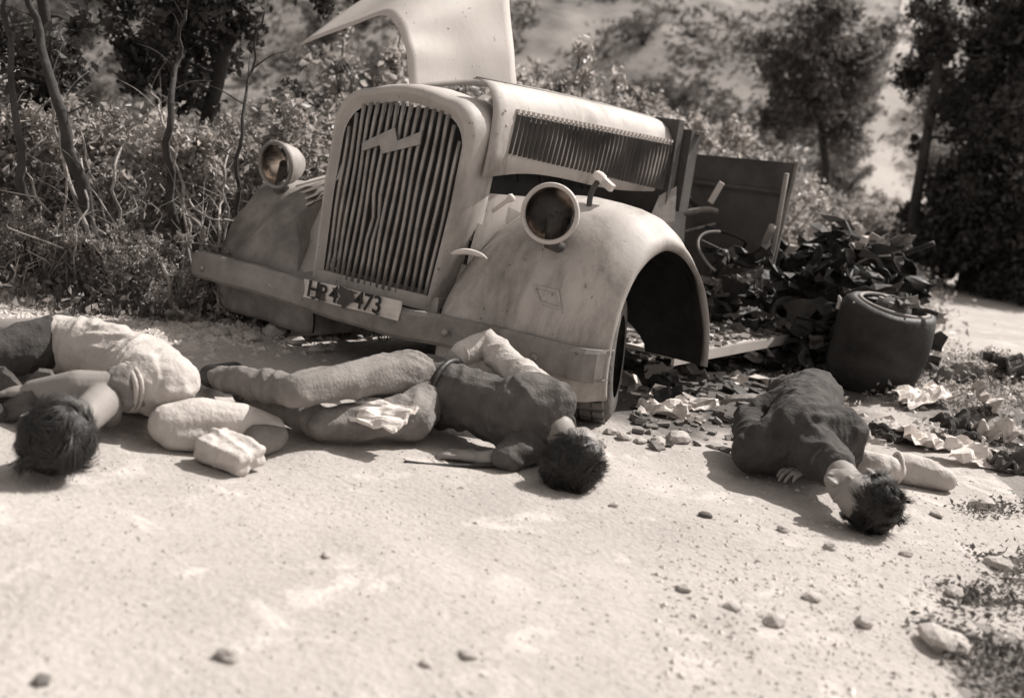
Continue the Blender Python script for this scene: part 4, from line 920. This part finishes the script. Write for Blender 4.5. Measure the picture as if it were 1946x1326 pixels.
def make_plant(H, spread, nb, nl, lsize, stem_r, lm, sm, seed, start=.25, clump=.10, droop=.15, cname='foliage', sname='stem'):
    rr = random.Random(seed); parts = []; L = []
    for k in range(nb):
        a = rr.uniform(0, 6.28); o = rr.uniform(.15, 1) ** .7 * spread; h = H * rr.uniform(.6, 1.0)
        b0 = Vector((rr.gauss(0, .06) * spread, rr.gauss(0, .06) * spread, 0)); tip = Vector((math.cos(a) * o, math.sin(a) * o, h))
        mid = b0.lerp(tip, .5) + Vector((rr.gauss(0, .1), rr.gauss(0, .1), .1)) * H * .4
        P_ = bezier([b0, mid, tip, tip + Vector((math.cos(a) * .12, math.sin(a) * .12, -droop * .4)) * H * .4], 4)
        parts.append(tube(P_, [stem_r * (1 - .8 * i / (len(P_) - 1)) for i in range(len(P_))], 5, False))
        for i in range(int(nl / nb)):
            t = start + (1 - start) * rr.random() ** .8; q = P_[min(len(P_) - 1, int(t * (len(P_) - 1)))]
            cl = noise.noise(q * (3 / H) + Vector((seed, 0, 0)))
            if cl < -.15 and rr.random() < .7: continue
            sg = clump * H * (1.1 - .6 * t)
            L.append(q + Vector((rr.gauss(0, sg), rr.gauss(0, sg), rr.gauss(0, sg * .8))))
    L = [q for q in L if q.z > .02]
    V_, F_ = join(parts)
    sme = bpy.data.meshes.new(sname); sme.from_pydata([tuple(v) for v in V_], [], F_); sme.materials.append(M[sm])
    o = leaf_cloud(cname, L, lsize, M[lm], None); lme = o.data; bpy.data.objects.remove(o)
    return sme, lme
def place(name, label, cat, proto, loc, sc=1, rz=None, group=None, tilt=(0, 0), stretch=1):
    t = thing(name, label, cat, loc, group); t.rotation_euler = (tilt[0], tilt[1], random.uniform(0, 6.28) if rz is None else rz); t.scale = (sc, sc, sc * stretch)
    for nm, me in zip(proto[2] if len(proto) > 2 else ('stem', 'foliage'), proto[:2]):
        o = bpy.data.objects.new(nm, me); COL.objects.link(o); o.parent = t
    return t
def ground_at(px_, py_, dist):
    """terrain point under pixel column at a horizontal distance from the camera"""
    d = ray(px_, py_); h_ = math.hypot(d.x, d.y); p = CAM + d * (dist / h_); return Vector((p.x, p.y, height(p.x, p.y)))
BN = ('stem', 'foliage'); TN = ('trunk', 'crown')
bushes = [make_plant(1.0, .55, 16, 3600, .050, .010, 'leaf_mid', 'bark_pale', 10 + k, .12, .085) + (BN,) for k in range(3)]
darkb = [make_plant(1.0, .6, 14, 4500, .045, .010, 'leaf_dark', 'bark_dark', 20 + k, .05, .10) + (BN,) for k in range(2)]
wisp = [make_plant(1.0, .28, 9, 1100, .040, .007, 'leaf_mid', 'bark_dark', 30 + k, .2, .035) + (BN,) for k in range(2)]
# thicket on the left
ORD = ['first', 'second', 'third', 'fourth', 'fifth', 'sixth', 'seventh', 'eighth', 'ninth', 'tenth', 'eleventh', 'twelfth', 'thirteenth', 'fourteenth', 'fifteenth', 'sixteenth', 'seventeenth', 'eighteenth', 'nineteenth', 'twentieth']
def row(spots, name, protos, label, group, sc=1.):
    """spots: (px, distance, scale), placed and labelled from left to right"""
    for k, (px_, d, s_) in enumerate(sorted(spots)):
        p = ground_at(px_, 450, d)
        place(name, label % ORD[k], name, protos[(k * 2 + len(spots)) % len(protos)], p - Vector((0, 0, .03)), s_ * sc, group=group)
G = 'bushes of the roadside thicket'
row([(-70, 6.0, .8), (45, 5.9, .85), (150, 6.1, .82), (245, 5.9, .8), (345, 6.1, .78), (440, 6.2, .85), (545, 6.4, .9), (620, 6.6, 1.0)], 'bush', bushes, '%s leafy bush from the left in the front of the thicket', G)
row([(-60, 7.6, .8), (70, 7.8, .7), (200, 7.6, .62), (330, 7.9, .66), (470, 7.7, .8), (590, 7.9, .95), (700, 7.6, 1.1)], 'bush', [bushes[0], darkb[0], bushes[1]], '%s leafy bush from the left in the rear of the thicket', G)
row([(0, 5.35, .36), (90, 5.3, .40), (175, 5.3, .35), (260, 5.3, .40), (350, 5.2, .34), (430, 5.2, .38), (500, 5.4, .4)], 'low_bush', bushes, '%s small low bush from the left along the road edge', 'small bushes along the road edge')
G2 = 'bushes behind the wrecked truck'
row([(760, 8.0, 1.30), (860, 8.4, 1.35), (960, 8.6, 1.35), (1050, 8.8, 1.35), (1130, 9.0, 1.30), (1210, 9.2, 1.20), (1290, 9.4, 1.15), (1370, 9.6, 1.1), (1440, 9.8, 1.05), (1510, 10.5, .9)], 'bush', bushes, '%s dusty bush from the left close behind the truck', G2)
row([(900, 11, 1.6), (1010, 11, 1.65), (1110, 11.4, 1.6), (1210, 11.6, 1.5), (1310, 12, 1.45), (1400, 12, 1.3), (1480, 12.5, 1.1), (1560, 13, .95)], 'bush', bushes, '%s dusty bush from the left in the far row behind the truck', G2)
row([(1000, 8.0, 1.75), (1060, 8.2, 1.6), (1190, 9.0, 1.5), (740, 7.4, 1.6), (640, 7.6, 1.6), (1090, 8.6, 1.65), (700, 8.2, 1.7), (1330, 9.2, 1.3)], 'shrub', wisp, '%s tall wispy twiggy shrub from the left behind the truck', 'wispy shrubs behind the truck')
# loose dead twigs in the thicket: one mass
tw = []
for k in range(380):
    p = ground_at(random.uniform(-80, 640), 450, random.uniform(5.1, 7.0)); p.z += random.uniform(0, .5)
    dv = Vector((random.gauss(0, .5), random.gauss(0, .5), random.gauss(.5, .5))).normalized() * random.uniform(.08, .30)
    r_ = random.uniform(.0015, .0045); tw.append(tube(bezier([p, p + dv * .35 + Vector((random.gauss(0, .02), random.gauss(0, .02), 0)), p + dv * .7 + Vector((random.gauss(0, .03), random.gauss(0, .03), 0)), p + dv], 2), [r_, r_, r_ * .9, r_ * .8, r_ * .7, r_ * .5, r_ * .3], 4, False))
o_ = obj('dry_twigs', *join(tw), M['bark_pale']); tag(o_, 'tangle of pale dead twigs in the roadside thicket', 'twigs', kind='stuff')
# bare pale saplings in the thicket
sap = [(((40, -60), (72, 60), (115, 220), (160, 380), (200, 570)), 5.4, .062, 'dark leaning trunk close behind the thick pale stem'), (((350, 20), (338, 110), (322, 220), (322, 350), (338, 480)), 5.5, .040, 'dark slim trunk at the middle of the thicket'), (((5, -40), (18, 100), (36, 280), (52, 420), (70, 560)), 5.4, .045, 'dark slim trunk at the far left of the thicket'), (((500, 20), (478, 130), (458, 250), (450, 380), (462, 480)), 5.6, .022, 'dark thin trunk just left of the far headlamp'), (((140, 640), (150, 560), (140, 470), (165, 380), (150, 300)), 5.2, .009, 'thin wavy pale stem standing in front of the pale leaning one'), (((480, 450), (440, 420), (395, 415), (350, 380)), 5.5, .009, 'nearly level pale branch near the bumper end'),
       (((95, 190), (120, 300), (160, 430), (205, 590)), 5.6, .020, 'thick pale leaning stem left in the thicket'), (((225, 470), (290, 475), (318, 530), (335, 610)), 5.1, .018, 'pale stem bent like a hook above the road edge'),
       (((150, 250), (190, 380), (225, 500), (235, 620)), 5.9, .011, 'thin grey stem right of the thick leaning one'), (((280, 160), (300, 195), (312, 245), (330, 300), (345, 350)), 6.2, .014, 'pale curved stem under the dark hanging foliage'),
       (((405, 335), (420, 380), (415, 440), (425, 520)), 5.6, .013, 'short pale stem beside the far headlamp'), (((250, 235), (238, 270), (215, 330), (225, 420)), 5.9, .012, 'forked pale twig left of centre thicket'),
       (((385, 430), (390, 520), (410, 560), (430, 640)), 5.2, .014, 'pale crooked stem beside the bumper end'), (((20, 530), (60, 560), (110, 590)), 5.2, .010, 'low pale branch at the left edge'),
       (((300, 350), (340, 400), (375, 425), (400, 500)), 5.7, .012, 'slanting pale branch crossing the thicket'), (((440, 220), (438, 280), (425, 330), (430, 420)), 6.3, .010, 'upright thin twig left of the far headlamp'),
       (((60, 330), (75, 400), (95, 470), (110, 600)), 6.0, .011, 'grey stem near the left edge'), (((15, 240), (60, 225), (110, 195)), 5.8, .009, 'thin pale branch crossing top left'), (((240, 500), (255, 560), (262, 620)), 5.3, .009, 'short thin stem between the pale saplings')]
for pts_, d, r_, lab in sap:
    d = 5.15 + (d - 5.1) * .35; r_ *= .78
    P_ = []
    for i, (a, b) in enumerate(pts_):
        dd = ray(a, b); q = CAM + dd * ((d + .12 * math.sin(i * 2.1)) / math.hypot(dd.x, dd.y)); P_.append(q)
    base = P_[-1].copy(); g = height(base.x, base.y)
    if base.z < g + .5: P_.append(Vector((base.x + .02, base.y, g - .03)))
    else: P_ += [Vector((base.x + .05, base.y + .03, (base.z + g) / 2)), Vector((base.x + .08, base.y + .05, g - .03))]
    P_ = bezier(P_, 5); P_ = [q + Vector((.01 * math.sin(i * 1.9), .01 * math.cos(i * 1.3), 0)) for i, q in enumerate(P_)]
    t = thing('sapling', lab, 'sapling', tuple(P_[-1]))
    obj('stem', *tube(P_, [r_ * ((.22 + .78 * i / len(P_)) if lab.startswith('dark') else (.45 + .55 * i / len(P_))) for i in range(len(P_))], 7), M['bark_dark' if lab.startswith('dark') else 'bark_pale'], t, True)
    tw = []
    for k in range(7):
        i = random.randrange(1, max(2, len(P_) - 6)); q = P_[i]; dv = Vector((random.uniform(-1, 1), random.uniform(-1, 1), random.uniform(.0, 1))).normalized() * random.uniform(.12, .32)
        tw.append(tube(bezier([q, q + dv * .5 + Vector((0, 0, .02)), q + dv], 3), [min(r_ * f_, .0045 * f_ / .28) for f_ in (.28, .24, .2, .16, .13, .1, .07)], 4, False))
    w_ = obj('twigs', *join(tw), M['bark_dark' if lab.startswith('dark') else 'bark_pale'], t); w_['kind'] = 'stuff'

# trees
def tree(label, trunk_px, d, r, crowns, lm, bark='bark_dark', lsize=.07, dens=900, seed=0, name='tree', group=None):
    """trunk_px from the top down; crowns: (px, py, radius m, depth offset)"""
    def q(a, b, dd=0):
        v = ray(a, b); return CAM + v * ((d + dd) / math.hypot(v.x, v.y))
    P_ = [q(a, b) for a, b in trunk_px]; base = P_[-1]; g = height(base.x, base.y)
    if base.z > g - .05: P_.append(Vector((base.x + .01, base.y, g - .1)))
    t = thing(name, label, 'tree', (P_[-1].x, P_[-1].y, g), group)
    P_ = bezier(P_, 6); obj('trunk', *tube(P_, [r * (.55 + .5 * i / len(P_)) for i in range(len(P_))], 9), M[bark], t, True)
    rr = random.Random(seed); L = []; lb = []
    for (a, b, rad, dd) in crowns:
        c = q(a, b, dd); near = min(P_, key=lambda s: (s - c).length + max(0, s.z - c.z) * 1.5)
        lb.append(tube(bezier([near, near.lerp(c, .5) + Vector((0, 0, .1 * rad)), c], 4), [r * .35, r * .3, r * .27, r * .24, r * .2, r * .16, r * .12, r * .08, r * .05], 5, False))
        nc = max(3, int(14 * rad)); 
        for k in range(nc):
            s = c + Vector((rr.gauss(0, .5), rr.gauss(0, .5), rr.gauss(0, .45))) * rad
            sr = rad * rr.uniform(.10, .22)
            for i in range(int(dens * rad * rad / nc) + 12): L.append(s + Vector((rr.gauss(0, sr), rr.gauss(0, sr), rr.gauss(0, sr))))
    off = WL[t.name]; L = [p_ - off for p_ in L if p_.z > height(p_.x, p_.y) + .02]
    leaf_cloud('crown', L, lsize, M[lm], t)
    for lv in lb: obj('limb', *lv, M[bark], t, True)
tree('tree with a dark leaning trunk and hanging dark foliage at upper left', [(455, -120), (440, 30), (415, 150), (395, 230), (388, 330), (392, 480)], 7.0, .062,
     [(330, 30, .42, 0), (300, 110, .34, .1), (320, 190, .28, 0), (270, 50, .3, .2), (360, -20, .5, 0), (480, -30, .32, 0), (290, 140, .2, -.2), (430, 0, .3, 0), (590, -18, .2, 0), (650, -18, .18, 0)], 'leaf_dark', lsize=.055, dens=5200, seed=1)
tree('slim dark tree beside the leaning trunk at upper left', [(390, -80), (372, 60), (345, 150), (325, 240), (330, 420)], 7.3, .035, [(370, 60, .3, 0), (345, 150, .22, 0), (330, 95, .2, 0)], 'leaf_dark', lsize=.055, dens=5200, seed=2)
tree('dark leafy tree filling the top left corner', [(60, -120), (90, 60), (105, 200), (120, 330), (150, 500)], 6.0, .045,
     [(50, 60, .34, 0), (10, 150, .3, 0), (100, 130, .22, 0), (30, 0, .34, 0), (130, 40, .14, 0), (5, 250, .2, .3), (60, 210, .16, 0)], 'leaf_dark', lsize=.055, dens=5200, seed=3)
tree('small round blurred tree on the slope behind the truck bed', [(1570, 40), (1560, 160), (1562, 260), (1570, 345)], 21, .09,
     [(1565, 90, .9, 0), (1515, 140, .8, 0), (1600, 150, .7, 0), (1555, 210, .85, 0), (1610, 60, .6, 0), (1500, 210, .6, 0), (1625, 110, .5, 0), (1590, 250, .5, 0), (1560, 30, .7, 0)], 'leaf_far', lsize=.10, dens=3600, seed=4)
tree('tall slender tree with a thin dark trunk right of the pale glow strip', [(1800, -60), (1792, 60), (1775, 180), (1755, 300), (1738, 400), (1730, 480)], 15, .085,
     [(1800, 60, .5, 0), (1770, 100, .28, 0), (1850, 130, .35, 0), (1835, 50, .45, 0), (1785, 200, .22, 0), (1775, 20, .3, 0), (1745, 270, .15, 0), (1830, 270, .25, 0)], 'leaf_dark', lsize=.075, dens=3200, seed=5)
for k, (label, base, crowns) in enumerate([
    ('massive dark tree at the right edge above the road', (1930, 520), [(1950, 60, 1.0, 0), (1925, 160, .7, 0), (1970, 260, 1.0, 0), (2000, 60, 1.1, 0), (1925, 10, .7, 0), (1980, 160, 1.1, -.5), (1925, 330, .7, 0), (1890, 90, .35, 0), (1900, 250, .4, 0)]),
    ('dense dark tree shading the road beyond the wreckage', (1850, 510), [(1860, 400, .7, 0), (1820, 440, .6, 0), (1920, 420, .9, 0), (1980, 350, 1.0, 0), (1785, 430, .4, 0), (1860, 460, .7, -.4), (1940, 480, .8, -.6), (1780, 465, .4, 0), (1900, 350, .6, 0), (1990, 470, .9, -.6), (1830, 380, .4, 0)])]):
    tree(label, [(base[0] + 10, 200), (base[0] + 6, 350), (base[0], base[1])], 16.5 - k * 1.2, .2, crowns, 'leaf_dark', lsize=.085, dens=9000, seed=6 + k)
def weeds(label, cat, pts, size, m_):
    o_ = leaf_cloud('weeds', pts, size, M[m_], None); tag(o_, label, cat, kind='stuff')
# distant shrubs on the hillside
shr = [make_plant(2.2, 1.6, 18, 2600, .14, .03, 'leaf_far', 'bark_dark', 60 + k, .05, .14) + (BN,) for k in range(2)]
hs_ = []
for k in range(34):
    px_, py_ = random.uniform(-80, 1560), random.uniform(-60, 250)
    if 960 < px_ < 1480 and random.random() < .5: continue
    p = terrain_hit(px_, py_)
    if (p - CAM).length < 26: continue
    hs_.append((px_, p, random.uniform(.25, .6)))
for px_, py_, sc_ in [(1612, 330, .45), (1628, 250, .4), (1650, 190, .4), (1668, 120, .5), (1605, 370, .4), (1765, 330, .4), (1762, 230, .45), (1758, 120, .5)]:
    hs_.append((px_, terrain_hit(px_, py_), sc_))
TENS = ['', 'twenty-', 'thirty-']
def ordw(k): return ORD[k] if k < 20 else ('thirtieth' if k == 29 else TENS[(k + 1) // 10 - 1] + ORD[(k + 1) % 10 - 1])
for k, (px_, p, sc_) in enumerate(sorted(hs_, key=lambda t: t[0])):
    place('shrub', '%s distant shrub from the left on the dry hillside' % ordw(k), 'shrub', shr[k % 2], p, sc_, group='shrubs on the hillside')
for k, (a, b) in enumerate([(1600, 400), (1650, 395), (1700, 400), (1560, 385), (1490, 380), (1640, 420)]):
    p = ground_at(a, b, 17 + (k % 3)); place('shrub', 'low shrub on the verge beyond the wreckage, %s of six' % ['first', 'second', 'third', 'fourth', 'fifth', 'last'][k], 'shrub', bushes[k % 3], p, random.uniform(.7, 1.0), group='low shrubs beyond the wreckage')

# grass: one mass each
def grass(label, fn, n, hmin, hmax, m_, w=.006):
    Vs, Fs = [], []
    for i in range(n):
        x, y = fn(); z = height(x, y); h_ = random.uniform(hmin, hmax); a = random.uniform(0, 6.3); l_ = random.uniform(.1, .7) * h_; k = len(Vs)
        dx, dy = math.cos(a), math.sin(a); wx, wy = -dy * w, dx * w
        Vs += [(x - wx, y - wy, z - .01), (x + wx, y + wy, z - .01), (x + dx * l_ * .4 + wx * .7, y + dy * l_ * .4 + wy * .7, z + h_ * .6), (x + dx * l_ * .4 - wx * .7, y + dy * l_ * .4 - wy * .7, z + h_ * .6), (x + dx * l_, y + dy * l_, z + h_)]
        Fs += [(k, k + 1, k + 2, k + 3), (k + 3, k + 2, k + 4)]
    o_ = obj('grass', Vs, Fs, M[m_]); tag(o_, label, 'grass', kind='stuff')
def g_left():
    p = ground_at(random.uniform(-200, 760), 500, random.uniform(5.0, 10)); return p.x, p.y
def g_back():
    p = ground_at(random.uniform(1250, 1780), 400, random.uniform(9, 20)); return p.x, p.y
def clumps(fn, n, per_, rad, hgt):
    L = []
    for k in range(n):
        x, y = fn(); h_ = random.uniform(.4, 1) * hgt
        for i in range(per_):
            px_, py_ = x + random.gauss(0, rad), y + random.gauss(0, rad); L.append((px_, py_, height(px_, py_) + abs(random.gauss(0, h_)) + .004))
    return L
def g_mound(): return random.gauss(2.95, .33), random.gauss(3.2, .8)
def g_corner():
    p = Zc(random.gauss(1930, 70), random.uniform(800, 1400), 0); return p.x, p.y
L = []
for k in range(850):
    p = terrain_hit(random.uniform(-150, 2000), random.uniform(-90, 400) if k % 3 else random.uniform(200, 400)); d_ = (p - CAM).length
    if d_ < 24: continue
    on_glow = False
    dv = p - CAM; cx_ = 973 + FPX * dv.dot(RT) / dv.dot(FW); cy_ = 663 + FPX * dv.dot(DN) / dv.dot(FW)
    if np.interp(cy_, [10, 130, 240, 340, 395], [1708, 1686, 1640, 1590, 1600]) + 22 + 14 * math.sin(cy_ * .07) < cx_ < np.interp(cy_, [10, 130, 240, 340, 395], [1742, 1748, 1750, 1752, 1765]) - 14 + 10 * math.sin(cy_ * .11): continue
    r_ = random.uniform(.15, .55) * (d_ / 35)
    for i in range(34): L.append((p.x + random.gauss(0, r_), p.y + random.gauss(0, r_), p.z + abs(random.gauss(0, r_ * .45)) + .05))
L = [(x, y, max(z, height(x, y) + .03)) for x, y, z in L]
weeds('scrub and dry brush covering the far hillside', 'scrub', L, .22, 'leaf_far')
grass('rough dry grass under the thicket left of the road', g_left, 14000, .02, .10, 'grass', .004)
grass('dry grass on the verge beyond the truck', g_back, 12000, .1, .35, 'grass', .012)
weeds('low scrubby weeds on the mound right of the burnt wheel', 'weeds', clumps(g_mound, 110, 60, .07, .030), .026, 'leaf_mid')
scatter_pebbles(1500, g_mound, M['stone'], 'clods', 'stones and clods on the scrubby mound right of the wreckage', .006, .035)
weeds('low dark weeds in the lower right corner', 'weeds', clumps(g_corner, 46, 70, .045, .016), .018, 'leaf_far')
def g_verge():
    p = ground_at(random.uniform(1380, 1760), 420, random.uniform(8.5, 17)); return p.x, p.y
weeds('leafy weeds on the verge beyond the wreckage', 'weeds', clumps(g_verge, 260, 60, .22, .12), .06, 'leaf_mid')
def g_thick():
    p = ground_at(random.uniform(-150, 700), 500, random.uniform(5.05, 6.6)); return p.x, p.y
weeds('leafy weeds carpeting the foot of the thicket', 'weeds', clumps(g_thick, 300, 60, .09, .06), .035, 'leaf_mid')
